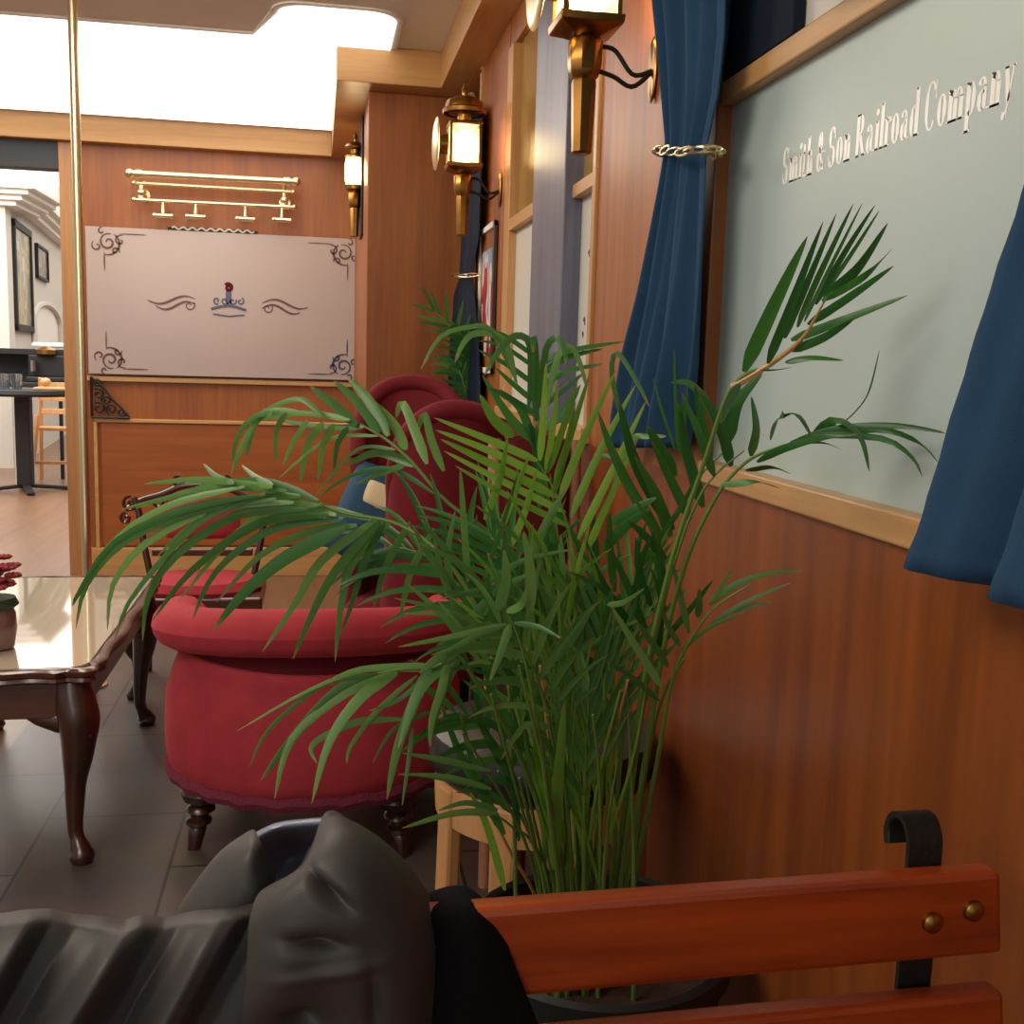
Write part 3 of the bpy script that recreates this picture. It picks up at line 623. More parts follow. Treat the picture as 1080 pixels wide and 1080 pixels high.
# ------------------------------------------------------------------ carriage lamps
def carriage_lamp(loc, wall_x, label, rz=0, s=1.0, round_=False):
    t = thing('carriage_lamp', label, 'wall lamp', loc, 0, None)
    ph = PI/8
    MB().lathe([(.001, 0), (.014, 0), (.018, .004), (.018, .012), (.022, .118), (.02, .126)], n=8, phase=ph).build('stem', M['agedbrass'], t)
    MB().lathe([(.02, .124), (.025, .129), (.028, .14), (.030, .152), (.031, .188), (.026, .194)], n=8, phase=ph).build('upper_stem', M['agedbrass'], t)
    q = PI/4; R2 = math.sqrt(2)
    if not round_:
        MB().lathe([(.02, .190), (.034*R2, .200), (.054*R2, .208), (.056*R2, .222), (.001, .223)], n=4, phase=q).build('base_plate', M['agedbrass'], t, bevel=.002)
        for i in (-1, 1):
            for j in (-1, 1): MB().box(i*.046-.004, i*.046+.004, j*.046-.004, j*.046+.004, .222, .342).build('corner_post', M['agedbrass'], t, smooth=False)
        g_ = MB().box(-.045, .045, -.045, .045, .2235, .340).build('glass_box', M['lampglass'], t, smooth=False)
        m = MB()
        for k in range(4):
            a = k*PI/2; mt = Matrix.Rotation(a, 4, 'Z')
            for (x0, z0, x1, z1) in ((-.042, .335, .028, .245), (-.028, .245, .042, .335)):
                m.tube([mt @ Vector((x0, -.0455, z0)), mt @ Vector((x1, -.0455, z1))], .0011, 5)
        m.build('glazing_bars', M['agedbrass'], g_)
        MB().lathe([(.001, .339), (.052*R2, .339), (.052*R2, .347), (.03*R2, .355), (.001, .355)], n=4, phase=q).build('top_plate', M['agedbrass'], t, bevel=.002)
    else:
        MB().lathe([(.02, .190), (.045, .204), (.047, .222), (.001, .223)], n=20).build('base_plate', M['agedbrass'], t)
        MB().lathe([(.04, .224), (.046, .25), (.046, .31), (.04, .34)], n=20).build('glass_box', M['lampglass'], t)
        MB().lathe([(.001, .339), (.046, .339), (.046, .347), (.03, .355), (.001, .355)], n=20).build('top_plate', M['agedbrass'], t)
    MB().lathe([(.02, .350), (.022, .375), (.05, .378)], n=16).build('neck', M['agedbrass'], t)
    if not round_:
        m = MB(); N = 32; prof = [(.066, .378), (.068, .390), (.060, .396), (.058, .412), (.045, .424), (.02, .432), (.001, .433)]; P = []
        for r, h in prof: P.append([Vector((r*(1+.05*(k % 2))*math.cos(2*PI*k/N), r*(1+.05*(k % 2))*math.sin(2*PI*k/N), h)) for k in range(N)])
        m.grid(P, True); m.build('crown', M['agedbrass'], t)
    else:
        MB().lathe([(.044, .378), (.046, .386), (.036, .40), (.015, .41), (.001, .411)], n=20).build('crown', M['agedbrass'], t)
    zt_ = .433 if not round_ else .411
    MB().lathe([(.008, zt_-.003), (.006, zt_+.01), (.011, zt_+.018), (.006, zt_+.028), (.002, zt_+.04), (.0005, zt_+.042)], n=12).build('finial', M['agedbrass'], t)
    b = MB().lathe([(.002, .225), (.018, .23), (.030, .25), (.033, .275), (.026, .305), (.012, .325), (.003, .33)], n=14).build('bulb', M['lamp'], t)
    if not round_:
        MB().lathe([(.03, -.085), (.032, -.052)], (0, 0, .282), 'X', 16).build('reflector_tube', M['agedbrass'], t)
        MB().lathe([(.001, -.098), (.06, -.096), (.078, -.092), (.082, -.088), (.078, -.086), (.03, -.085), (.001, -.085)], (0, 0, .282), 'X', 24).build('reflector', M['brass'], t)
    w = wall_x-loc[0]
    pz = .150 if not round_ else .11
    pl = MB(); N = 20
    pl.lathe([(.001, 0), (.020, 0), (.022, .003), (.018, .007), (.001, .008)], (w-.008, 0, 0), 'X', N)
    pl.v = [Vector((p.x, p.y*.9, p.z*2.6+pz)) for p in pl.v]; pl.build('wall_plate', M['agedbrass'], t)
    for zz_ in (.02, -.02):
        MB().tube(spline([(.024, 0, pz+zz_+.012), (.024+(w-.03)*.3, 0, pz+zz_*1.1+.006), (.024+(w-.03)*.65, 0, pz-.02+zz_*.5), (w-.004, 0, pz)], 14), .0042, 8).build('arm', M['iron'] if not round_ else M['agedbrass'], t)
    l = bpy.data.lights.new('lamp_light', 'POINT'); l.energy = 2.0; l.color = (1, .70, .36); l.shadow_soft_size = .03
    lo = bpy.data.objects.new('lamp_light', l); C.objects.link(lo); lo.parent = t; lo.location = (0, -.0, .275)
    return t
q = at_x(613, 163, .452)
L1 = carriage_lamp((.452, q.y, q.z), W, 'near brass carriage lamp with white-lit glass cut off by the top edge')
s2 = at_x(487, 249, .44)
L2 = carriage_lamp((.455, at_x(487, 249, .455).y, at_x(487, 249, .455).z), W, 'square brass carriage lamp hanging in front of the wood column')
# hook with a glass drop above the second lamp
hk = [at_y(u, v, 3.78) for u, v in ((507, 74), (499, 84), (492, 92), (489, 99), (492, 105))]; hz = hk[0]
t = thing('hook', 'small brass hook with a clear drop above square lamp', 'hook', hz)
MB().tube(spline([p-hz for p in hk], 16), .006, 8).build('arm', M['agedbrass'], t)
MB().ball(at_y(497, 102, 3.78)-hz, .012, sz=1.6).build('drop', M['tumbler'], t)
L3y = 4.95; q = at_y(374, 250, L3y)
L3 = carriage_lamp((q.x, L3y, q.z-.0), .192, 'round glass brass lamp on the left side of the column', round_=True)
MB().box(.192-q.x-.010, .192-q.x-.001, -.10, .10, .0, .50).build('back_board', M['black'], L3, smooth=False, bevel=.003)

# ------------------------------------------------------------------ picture on right wall
za, zb = 1.665, 1.165
t = thing('framed_poster', 'narrow framed poster on the right wall behind the palm', 'picture', (W, 3.72, zb))
h_ = za-zb; m = MB()
MB().box(-.016, -.002, -.165, .165, 0, .02).build('frame_rail', M['white'], t, smooth=False, bevel=.002)
MB().box(-.016, -.002, -.165, .165, h_-.02, h_).build('frame_rail', M['white'], t, smooth=False, bevel=.002)
MB().box(-.016, -.002, -.165, -.150, 0, h_).build('frame_stile', M['mahog'], t, smooth=False, bevel=.002)
MB().box(-.016, -.002, .150, .165, 0, h_).build('frame_stile', M['white'], t, smooth=False, bevel=.002)
MB().box(-.008, -.002, -.15, .15, .02, h_-.02).build('mount', M['veneer'], t, smooth=False)
M['pic_c'] = patch_mat('red_white_blue_print', ['#8fa9c4', '#e6e2dc', '#b8323a', '#5f2427', '#ded6cc'], 9, (1, 1, .35))
MB().box(-.0095, -.0078, -.10, .11, .06, h_-.08).build('print', M['pic_c'], t, smooth=False)

# ------------------------------------------------------------------ curtains
def curtain(name, label, edges, X0, amp, npl, mat, hem_tie=None, seed=1, flare=0):
    """edges: [(v, uL, uR)] on plane X0; cloth runs along the wall between the two edges"""
    random.seed(seed); tab = []
    for v, uL, uR in edges:
        a = at_x(uL, v, X0); b = at_x(uR, v, X0)
        tab.append((-(a.z+b.z)/2, a.y, b.y, a.z, b.z))
    root = thing(name, label, 'curtain', (0, 0, 0))
    widths_ = [abs(r_[1]-r_[2]) for r_ in tab]; NZ, NK = 60, 90; z0, z1 = tab[0][0], tab[-1][0]; ph = [random.uniform(0, 6) for _ in range(4)]; P = []
    for i in range(NZ+1):
        zz = z0+(z1-z0)*i/NZ; ya, yb, za_, zb_ = lerp_tab(tab, zz); row = []
        wid = abs(ya-yb)
        for k in range(NK+1):
            s_ = k/NK; th = 2*PI*npl*s_; wf_ = min(1, wid/max(widths_))**1.6
            x = X0 + amp*(.7*math.sin(th+ph[0]+.6*math.sin(i/NZ*3+ph[1])) + .3*math.sin(2.3*th+ph[2]+i/NZ*2))*(.12+.88*wf_)
            x -= amp*.5*math.sin(PI*s_)
            y = ya+(yb-ya)*s_ + .006*math.cos(th+ph[3])
            row.append(Vector((x, y, za_+(zb_-za_)*s_)))
        P.append(row)
    MB().grid(P).build('cloth', mat, root, solid=.003, angle=80)
    return root, P
edL = [(-120, 690, 775), (-20, 692, 771), (40, 697, 768), (100, 702, 760), (150, 706, 748), (162, 705, 746), (200, 699, 745), (250, 690, 743), (310, 679, 740), (380, 663, 735), (440, 653, 727), (472, 650, 722)]
cl, P = curtain('curtain', 'navy blue curtain tied with a gold chain left of big window', edL, .535, .027, 3.4, M['curtain'], seed=4)
def chain(root, u0, u1, v, X, label=None, r=.005, n=9):
    a = at_x(u0, v, X); b = at_x(u1, v, X); m = MB(); c0 = (a+b)/2; hy = abs(a.y-b.y)/2+.006; hx = .034
    N = 2*n
    for k in range(N):
        an = 2*PI*k/N; c = Vector((c0.x+hx*math.cos(an), c0.y+hy*math.sin(an), c0.z+(b.z-a.z)/2*math.sin(an)*(1 if b.y > a.y else -1)*-1*-1+.002*math.sin(3*an)))
        tdir = Vector((-hx*math.sin(an), hy*math.cos(an), 0)).normalized(); o2 = Vector((0, 0, 1)) if k % 2 else (tdir.cross(Vector((0, 0, 1)))*.8+Vector((0, 0, .6))).normalized()
        L_ = PI*(hx+hy)/N*.95
        m.tube([c+tdir*L_*math.cos(b_)+o2*r*math.sin(b_) for b_ in [2*PI*i/12 for i in range(12)]], r*.32, 6, closed=True)
    o = m.build('tie_chain', M['brass'], root); o['label'] = 'gold chain tieback'
chain(cl, 704, 748, 160, .525)
edF = [(110, 486, 508), (150, 486, 508), (250, 486, 505), (285, 484, 499), (292, 484, 498), (310, 478, 500), (350, 473, 503), (405, 469, 505), (440, 468, 505)]
def curtain_y(): pass
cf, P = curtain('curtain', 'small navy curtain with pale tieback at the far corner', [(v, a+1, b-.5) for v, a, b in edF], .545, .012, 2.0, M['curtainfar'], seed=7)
chain(cf, 485, 498, 291, .545, r=.006, n=5)
edR = [(-100, 1150, 1500), (100, 1118, 1480), (220, 1082, 1450), (300, 1056, 1440), (380, 1032, 1430), (460, 1008, 1420), (540, 985, 1410), (592, 965, 1400)]
rows = []
for v, a, b in [(v, a+13, b) for v, a, b in edR]:
    pa_ = at_x(a-8, v, .515); rows.append((pa_.y, pa_.z))
random.seed(3); cr_ = thing('curtain', 'navy blue curtain hanging at the right edge of the picture', 'curtain', (0, 0, 0))
P = []; NZ = 50
zt_, zb_ = 1.85, at_x(965, 592, .515).z
tb = sorted([(-z, y) for y, z in rows])
for i in range(NZ+1):
    z = zt_+(zb_-zt_)*i/NZ; ya = lerp_tab(tb, -z)[0]; row = []
    for k in range(81):
        s_ = k/80; y = ya-(ya-.18)*s_; fl = (i/NZ)
        x = .520-.012*math.sin(PI*min(1, s_*3)) + (.013+.008*fl)*math.sin(2*PI*5.2*s_+2.2+.7*fl) + .006*math.sin(2*PI*11*s_+3*fl) - .008*fl
        row.append(Vector((min(x, .566), y, z)))
    P.append(row)
MB().grid(P).build('cloth', M['curtain'], cr_, solid=.003, angle=80)
# dark blind behind upper pane, and metal fitting
a = at_x(775, 60, W+.005); b = at_x(845, 20, W+.005)
tag(MB().box(W-.006, W+.010, b.y, 1.543, 1.613, 2.0).build('blind', M['navy'], smooth=False, bevel=.002), 'dark navy blind over upper pane beside curtain', 'blind')
q = at_x(893, 6, W-.03)
t = thing('window_fitting', 'black and chrome fitting above the big window rail', 'fitting', (W-.035, q.y, 1.6125))
MB().box(-.02, .02, -.055, .055, .0, .035).build('body', M['black'], t, smooth=False, bevel=.006)
for y_ in (-.05, .045): MB().ball((-.016, y_, .012), .010).build('stud', M['chrome'], t)
MB().tube([(-.015, -.05, .03), (-.02, .05, .03)], .008, 10).build('bar', M['chrome'], t)

# ------------------------------------------------------------------ coffee table
ZT = .485
TX0, TX1, TY0, TY1 = -1.06, -.49, 2.475, 3.57
t = thing('coffee_table', 'dark mahogany coffee table with glass top and cabriole legs', 'table', ((TX0+TX1)/2, (TY0+TY1)/2, 0))
hw_, hl = (TX1-TX0)/2, (TY1-TY0)/2
def outline(ex):
    pts = []; r = .07
    base = []
    for cx, cy, a0 in ((hw_-r, hl-r, 0), (-hw_+r, hl-r, 90), (-hw_+r, -hl+r, 180), (hw_-r, -hl+r, 270)):
        for i in range(13):
            a = math.radians(a0+90*i/12); k = r+ex+.012*math.cos(4*math.radians(90*i/12))*(-1)
            base.append((cx+k*math.cos(a), cy+k*math.sin(a)))
        nx = {0: (-hw_+r, hl), 90: (-hw_, -hl+r), 180: (hw_-r, -hl), 270: (hw_, hl-r)}[a0]
        sx_, sy_ = base[-1]
        n_ = 22
        for j in range(1, n_):
            f = j/n_; x = cx+( (nx[0]-cx) if a0 in (0, 180) else 0)*f; y = cy+((nx[1]-cy) if a0 in (90, 270) else 0)*f
            wv = .006*math.cos(2*PI*f*3)-.002
            if a0 == 0: base.append((x, hl+ex+wv))
            elif a0 == 90: base.append((-hw_-ex-wv, y))
            elif a0 == 180: base.append((x, -hl-ex-wv))
            else: base.append((hw_+ex+wv, y))
    return base
P = []
for ex, z in ((-.05, ZT-.034), (-.012, ZT-.034), (-.004, ZT-.028), (-.008, ZT-.02), (.0, ZT-.014), (.002, ZT-.004), (-.006, ZT+.002), (-.018, ZT+.002), (-.022, ZT-.004), (-.05, ZT-.006)):
    P.append([Vector((x, y, z)) for x, y in outline(ex)])
MB().grid(P, True).build('moulded_edge', M['mahogx'], t)
N = len(P[0]); m = MB(); m.add([Vector((x, y, ZT-.008)) for x, y in outline(-.03)]+[Vector((x, y, ZT-.03)) for x, y in outline(-.03)], [tuple(range(N)), tuple(range(2*N-1, N-1, -1))]+[(i, (i+1) % N, N+(i+1) % N, N+i) for i in range(N)])
m.build('tabletop', M['mahogx'], t, smooth=False)
M['tableglass'] = None
mg, nt, p = new_mat('pale_glass_top'); p.inputs['Base Color'].default_value = lin('#c9bda6'); p.inputs['Roughness'].default_value = .05; p.inputs['Specular IOR Level'].default_value = .9; p.inputs['Coat Weight'].default_value = 1; p.inputs['Coat Roughness'].default_value = .03
tcn = nt.nodes.new('ShaderNodeTexCoord'); nn = nt.nodes.new('ShaderNodeTexNoise'); nn.inputs['Scale'].default_value = 3; nt.links.new(tcn.outputs['Object'], nn.inputs['Vector'])
mr = nt.nodes.new('ShaderNodeMapRange'); mr.inputs[3].default_value = .03; mr.inputs[4].default_value = .09; nt.links.new(nn.outputs['Fac'], mr.inputs[0]); nt.links.new(mr.outputs[0], p.inputs['Roughness'])
rrect(-hw_+.03, hw_-.03, -hl+.03, hl-.03, .05, ZT-.006, ZT+.001).build('glass_top', mg, t, smooth=False)
for x0, x1, y0, y1 in ((-hw_+.05, hw_-.05, -hl+.045, -hl+.065), (-hw_+.05, hw_-.05, hl-.065, hl-.045), (-hw_+.045, -hw_+.065, -hl+.05, hl-.05), (hw_-.065, hw_-.045, -hl+.05, hl-.05)):
    MB().box(x0, x1, y0, y1, ZT-.125, ZT-.03).build('apron', M['mahogx'], t, smooth=False, bevel=.004)
def cabriole(h, s=1.0):
    """leg along local +x diagonal, foot at floor"""
    pts = [(-.005, 0, h), (.004, 0, h-.05), (.018, 0, h-.10), (.012, 0, h-.17), (-.004, 0, h*.42), (-.010, 0, h*.2), (-.004, 0, .06), (.008, 0, .036), (.014, 0, .020), (.014, 0, .0)]
    rad = [.038, .046, .047, .037, .024, .018, .017, .023, .030, .022]
    return MB().tube(spline(pts, 36), [lerp_tab([(i/9, r) for i, r in enumerate(rad)], k/36)[0]*s for k in range(37)], 14)
for i, j in ((1, -1), (1, 1), (-1, 1), (-1, -1)):
    m = cabriole(ZT-.035); rot = Matrix.Rotation(math.atan2(j, i), 4, 'Z'); m.v = [rot @ p for p in m.v]
    c = Vector((i*(hw_-.065), j*(hl-.068), 0)); m.v = [p+c for p in m.v]; lg = m.build('leg', M['mahog'], t)
    for dx_, dy_ in ((-i, 0), (0, -j)):
        MB().tube(spline([c+Vector((0, 0, ZT-.14)), c+Vector((dx_*.04, dy_*.04, ZT-.135)), c+Vector((dx_*.085, dy_*.085, ZT-.128)), c+Vector((dx_*.11, dy_*.11, ZT-.122))], 12), [.036, .034, .032, .030, .028, .025, .022, .019, .016, .012, .009, .006, .003], 10).build('knee_block', M['mahog'], lg)
    m = MB()   # carved knee
    for k in range(4):
        m.tube([rot @ Vector((.058-.011*k-abs(w_)*.5, w_, ZT-.15-.026*k-.012*(1-abs(w_)*40)))+c for w_ in (-.022, -.011, 0, .011, .022)], [.002, .005, .0065, .005, .002], 6)
    m.build('carved_knee', M['mahog'], lg)

# red dried-flower vase at left edge
q = at_z(2, 690, ZT)
t = thing('flower_vase', 'small vase of red dried flowers at the left on the table', 'vase', (q.x-.03, q.y+.05, ZT+.0015))
MB().lathe([(.03, 0), (.045, .004), (.052, .05), (.05, .085), (.044, .10), (.001, .10)], n=20).build('vase', plain('mauve_glass', '#7a5a5a', .1, var=.3, scale=60, spec=.8), t)
MB().lathe([(.046, .098), (.058, .108), (.05, .125), (.001, .126)], n=20).build('collar', plain('dark_green_leaves', '#2d3a22', .7, var=.5, scale=60), t)
random.seed(8); fm = plain('dried_red_petals', '#8c2a33', .8, var=.5, scale=60)
for k in range(26):
    a, r, z = random.uniform(0, 2*PI), .06*math.sqrt(random.random()), random.uniform(.14, .215)
    c = Vector((r*math.cos(a), r*math.sin(a), z)); m = MB()
    for j in range(7):
        b = 2*PI*j/7; d = Vector((math.cos(b), math.sin(b), .5)); m.tube([c, c+d*.012, c+d*.02+Vector((0, 0, -.003))], [.002, .006, .001], 5)
    m.build('flower', fm, t)

# ------------------------------------------------------------------ red tub chair (seen from behind)
t = thing('tub_chair', 'low red velvet tub chair with rolled back and turned legs', 'armchair', (-.002, 2.72, 0))
RB = .325
def hcrest(a): return .585+.055*math.cos(a*.75)**2
A0 = math.radians(112); NA = 64
def htop(a): return hcrest(a)-.094-.062*max(0, math.cos(a*.9))**2
P = []
prof = [(.022, 0), (.028, .15), (.030, .35), (.026, .6), (.008, .80), (-.004, .90), (.0, 1.0)]
for r_, f in prof:
    P.append([Vector(((RB+r_)*1.03*math.sin(-A0+2*A0*k/NA), -(RB+r_)*math.cos(-A0+2*A0*k/NA), .190+(htop(-A0+2*A0*k/NA)-.190)*f)) for k in range(NA+1)])
MB().grid(P).build('outer_back', M['velvet'], t, solid=.016, off=0, angle=70)
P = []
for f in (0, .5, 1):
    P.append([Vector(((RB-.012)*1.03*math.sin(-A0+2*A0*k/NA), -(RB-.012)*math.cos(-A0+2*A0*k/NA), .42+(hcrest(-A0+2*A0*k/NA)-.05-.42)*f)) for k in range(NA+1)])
MB().grid(P).build('shaded_recess_band', M['darkvelvet'], t, solid=.012, off=0, angle=70)  # shade under the roll put into a darker velvet colour
P = []
for j in range(17):   # rolled crest
    b = 2*PI*j/16; row = []
    for k in range(NA+1):
        a = -A0+2*A0*k/NA; e = min(1, (1-abs(a)/A0)*9+.25); rr = (.055)*e**.5; h = hcrest(a)
        R = RB+.004+rr*1.1*math.cos(b); pk = 1+.03*math.sin(a*38)*(1 if abs(a) > 1.0 else .3)
        row.append(Vector((R*1.03*math.sin(a)*1.0, -R*math.cos(a), h-.054+rr*pk*math.sin(b))))
    P.append(row)
cm_ = MB().grid(P)
for k in (0, NA): cm_.add([P[j][k] for j in range(16)], [tuple(range(16))])
cm_.build('rolled_crest', M['velvet'], t, angle=75)
P = []
for z, r_ in ((.28, -.05), (.36, -.055), (.46, -.05), (.54, -.04), (.57, -.012)):
    P.append([Vector(((RB+r_)*1.03*math.sin(-A0+2*A0*k/NA), -(RB+r_)*math.cos(-A0+2*A0*k/NA), z*(hcrest(-A0+2*A0*k/NA)/.62))) for k in range(NA+1)])
MB().grid(P).build('inner_back', M['velvet'], t, solid=.02, angle=70)
m = MB(); prof = [(.001, .20), (.30, .20), (.315, .23), (.31, .30), (.28, .335), (.001, .35)]
m.lathe(prof, (0, .03, 0), n=40, sx=1.0, sy=1.05); m.build('seat', M['velvet'], t)
P = []
for z, r_ in ((.176, .020), (.174, .036), (.19, .043), (.206, .036), (.208, .020)):
    P.append([Vector(((RB+r_)*1.03*math.sin(2*PI*k/80), -(RB+r_)*math.cos(2*PI*k/80), z+.004*math.sin(k*2.1))) for k in range(80)])
MB().grid(P, True).build('braid_trim', M['braid'], t)
for a in (-63, 40, 142, 218):
    a = math.radians(a); c = Vector((.285*math.sin(a)*1.03, -.285*math.cos(a), 0)); dr = Vector((math.sin(a), -math.cos(a), 0))*.035
    prof = [(.013, 0), (.016, .004), (.022, .055), (.019, .06), (.031, .068), (.031, .076), (.021, .082), (.024, .094), (.036, .10), (.033, .109), (.023, .116), (.046, .128), (.056, .147), (.050, .168), (.036, .182), (.001, .186)]
    m = MB().lathe(prof, c, n=18); m.v = [p+dr*(1-p.z/.188) for p in m.v]; m.build('leg', M['mahog'], t)

# ------------------------------------------------------------------ tall red chairs behind
def high_chair_back(label, loc, rz, Wd, Ht, tuft, name='wing_armchair'):
    t = thing(name, label, 'armchair', loc, rz)
    A1 = math.radians(100); n = 60; P = []; Q = []
    for i in range(15):
        f = i/14; z = .28+(Ht-.28)*f; row = []; row2 = []
        for k in range(n+1):
            a = -A1+2*A1*k/n; hk = 1-.30*abs(a/A1)**2.2; zz = .28+(Ht-.28)*f*hk
            ch = .012*abs(math.sin(a*tuft)) if tuft else 0
            R = Wd*(1-.10*f**2)
            row.append(Vector((R*math.sin(a), -R*.85*math.cos(a)-.06*f, zz)))
            R2 = R-.06-ch*1.4*math.sin(PI*min(1, f*1.05))+.03*f**6
            row2.append(Vector((R2*math.sin(a), -R2*.85*math.cos(a)-.06*f, zz-.012)))
        P.append(row); Q.append(row2)
    MB().grid(P).build('outer_back', M['velvet2'], t, angle=75)
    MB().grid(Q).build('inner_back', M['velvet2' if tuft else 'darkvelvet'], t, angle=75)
    top = [(p+q)/2 for p, q in zip(P[-1], Q[-1])]
    MB().tube(top, [.030]*len(top), 10).build('crest_roll', M['velvet2'], t, angle=75)
    for s_ in (0, -1):
        e = [(P[i][s_]+Q[i][s_])/2 for i in range(15)]; MB().tube(e, .030, 10).build('front_edge', M['velvet2'], t, angle=75)
    MB().lathe([(.001, .24), (Wd*.95, .24), (Wd, .28), (Wd, .36), (Wd*.9, .40), (.001, .42)], n=36, sy=.85).build('seat', M['velvet2'], t)
    for sx_, sy_ in ((-1, -1), (1, -1), (-1, 1), (1, 1)):
        MB().lathe([(.012, 0), (.016, .01), (.022, .12), (.034, .16), (.028, .24), (.001, .245)], (sx_*Wd*.62, sy_*Wd*.5, 0), n=14).build('leg', M['mahog'], t)
    return t
high_chair_back('high-backed red velvet armchair with channelled back by the column', (.305, 3.62, 0), math.radians(172), .215, 1.13, 7)
high_chair_back('red velvet armchair with rounded back just behind the palm', (.372, 3.27, 0), math.radians(8), .185, 1.07, 0)
# cushion between them
q = at_y(396, 545, 3.60)
t = thing('cushion', 'blue cushion with cream panel on the high-backed armchair seat', 'cushion', (q.x, 3.60, q.z))
def pillow(w, h, d, n=14):
    P = []; 
    for i in range(n+1):
        a = -1+2*i/n; P.append([(a*w/2*(1-.06*(b*b)), d*((1-a**4)*(1-b**4))**.5, b*h/2*(1-.06*a*a)) for b in [-1+2*j/n for j in range(n+1)]])
    return P
P = pillow(.26, .34, .05); m = MB().grid([[Vector(p) for p in r] for r in P]); m.grid([[Vector((p[0], -p[1], p[2])) for p in r] for r in P])
rotc = Matrix.Rotation(math.radians(24), 4, 'Y') @ Matrix.Rotation(math.radians(-20), 4, 'X'); m.v = [rotc @ p for p in m.v]; m.build('cover', M['bluecloth'], t, angle=80)
P = pillow(.17, .09, .015); m = MB().grid([[Vector((p[0]+.01, -.044-p[1], p[2]+.06)) for p in r] for r in P]); m.v = [rotc @ p for p in m.v]; m.build('cream_panel', M['cream'], t, angle=80)

# carved side chair behind the coffee table
q = at_y(215, 600, 3.95)
t = thing('carved_chair', 'dark carved side chair with red seat behind the palm fronds', 'chair', (q.x-.02, 3.93, 0)); t.scale = (.92, .92, .90)
hw2 = .255
for i, j in ((-1, -1), (1, -1)):
    m = cabriole(.37, .8); rot = Matrix.Rotation(math.atan2(j, i), 4, 'Z'); m.v = [rot @ p + Vector((i*(hw2-.04), j*.15, 0)) for p in m.v]; m.build('leg', M['mahog'], t)
for i in (-1, 1): MB().tube(spline([(i*(hw2-.03), .22, 0), (i*(hw2-.04), .17, .2), (i*(hw2-.04), .16, .38)], 10), [.016]*11, 10).build('leg', M['mahog'], t)
MB().box(-hw2, hw2, -.19, .19, .355, .405).build('seat_rail', M['mahogx'], t, smooth=False, bevel=.008)
MB().lathe([(.001, .40), (.24, .40), (.25, .42), (.22, .45), (.001, .465)], n=32, sy=.76).build('seat', M['velvet'], t)
for i in (-1, 1):
    MB().tube(spline([(i*.20, .18, .40), (i*.23, .20, .55), (i*.25, .215, .68), (i*.27, .22, .74)], 14), .014, 10).build('back_post', M['mahog'], t)
m = MB()
for s_ in (-1, 1):
    m.tube(spline([(0, .215, .80), (s_*.08, .215, .79), (s_*.16, .215, .755), (s_*.24, .22, .73), (s_*.30, .22, .69)], 18), [.016-.006*i/18 for i in range(19)], 8)
    for (cx, cz, r) in ((.09, .81, .026), (.28, .715, .034), (.30, .655, .024), (.17, .725, .028)):
        m.tube([(s_*(cx+(r*.2+r*.8*i/22)*math.cos(i/22*2*PI*1.25)), .218, cz+(r*.2+r*.8*i/22)*math.sin(i/22*2*PI*1.25)) for i in range(23)], .0075, 6)
m.build('carved_crest', M['mahog'], t)
P = pillow(.30, .17, .025); m = MB().grid([[Vector((p[0], .205-p[1], p[2]+.655)) for p in r] for r in P]); m.grid([[Vector((p[0], .205+p[1], p[2]+.655)) for p in r] for r in P]); m.build('backrest', M['velvet'], t, angle=80)
MB().box(-.2, .2, .19, .215, .50, .53).build('lower_back_rail', M['mahogx'], t, smooth=False, bevel=.006)

# wooden chair with red back, by the wall
wood('rose_beech', '#a06a4c', '#b98062', 'Z', 14, .45, .08, .1)
t = thing('dining_chair', 'wooden chair with red padded back against the wall behind palm', 'chair', (.462, 2.25, 0))
for i in (-1, 1):
    MB().tube(spline([(i*.080, .05, 0), (i*.084, .015, .42), (i*.086, .0, .75), (i*.088, .015, 1.04)], 16), .015, 10).build('back_post', bpy.data.materials['rose_beech'], t)
    MB().tube([(i*.078, -.34, 0), (i*.078, -.32, .44)], .015, 10).build('leg', M['mahog'], t)
P = pillow(.155, .44, .03); m = MB().grid([[Vector((p[0], -p[1], p[2]+.83)) for p in r] for r in P]); m.grid([[Vector((p[0], .012+p[1], p[2]+.83)) for p in r] for r in P]); m.build('back_pad', M['darkvelvet'], t, angle=80)
MB().box(-.09, .09, -.36, .01, .42, .475).build('seat', M['darkvelvet'], t, bevel=.02)

# ------------------------------------------------------------------ stool
t = thing('stool', 'round beech stool with black padded seat behind the palm', 'stool', (.366, 1.65, 0))
zs = .60
MB().lathe([(.001, zs-.055), (.174, zs-.055), (.187, zs-.04), (.190, zs-.01), (.18, zs+.012), (.14, zs+.022), (.001, zs+.026)], n=44).build('seat', M['blackleather'], t)
m = MB(); P = []
for r_, z in ((.158, zs-.056), (.174, zs-.056), (.177, zs-.075), (.175, zs-.12), (.158, zs-.12), (.158, zs-.056)): P.append([Vector((r_*math.cos(2*PI*k/48), r_*math.sin(2*PI*k/48), z)) for k in range(48)])
m.grid(P, True).build('apron_ring', M['beech'], t)
for a in (199, 239, 322, 62):
    a = math.radians(a); p0 = Vector((.166*math.cos(a), .166*math.sin(a), zs-.06)); p1_ = Vector((.180*math.cos(a), .180*math.sin(a), 0))
    m = MB().beam(p1_, p0, .042, .026, (math.cos(a), math.sin(a), 0)); m.build('leg', M['beech'], t, smooth=False, bevel=.006)
m = MB(); m.tube([(.158*math.cos(2*PI*k/40), .158*math.sin(2*PI*k/40), .2) for k in range(40)], .009, 8, closed=True); m.build('foot_ring', M['beech'], t)

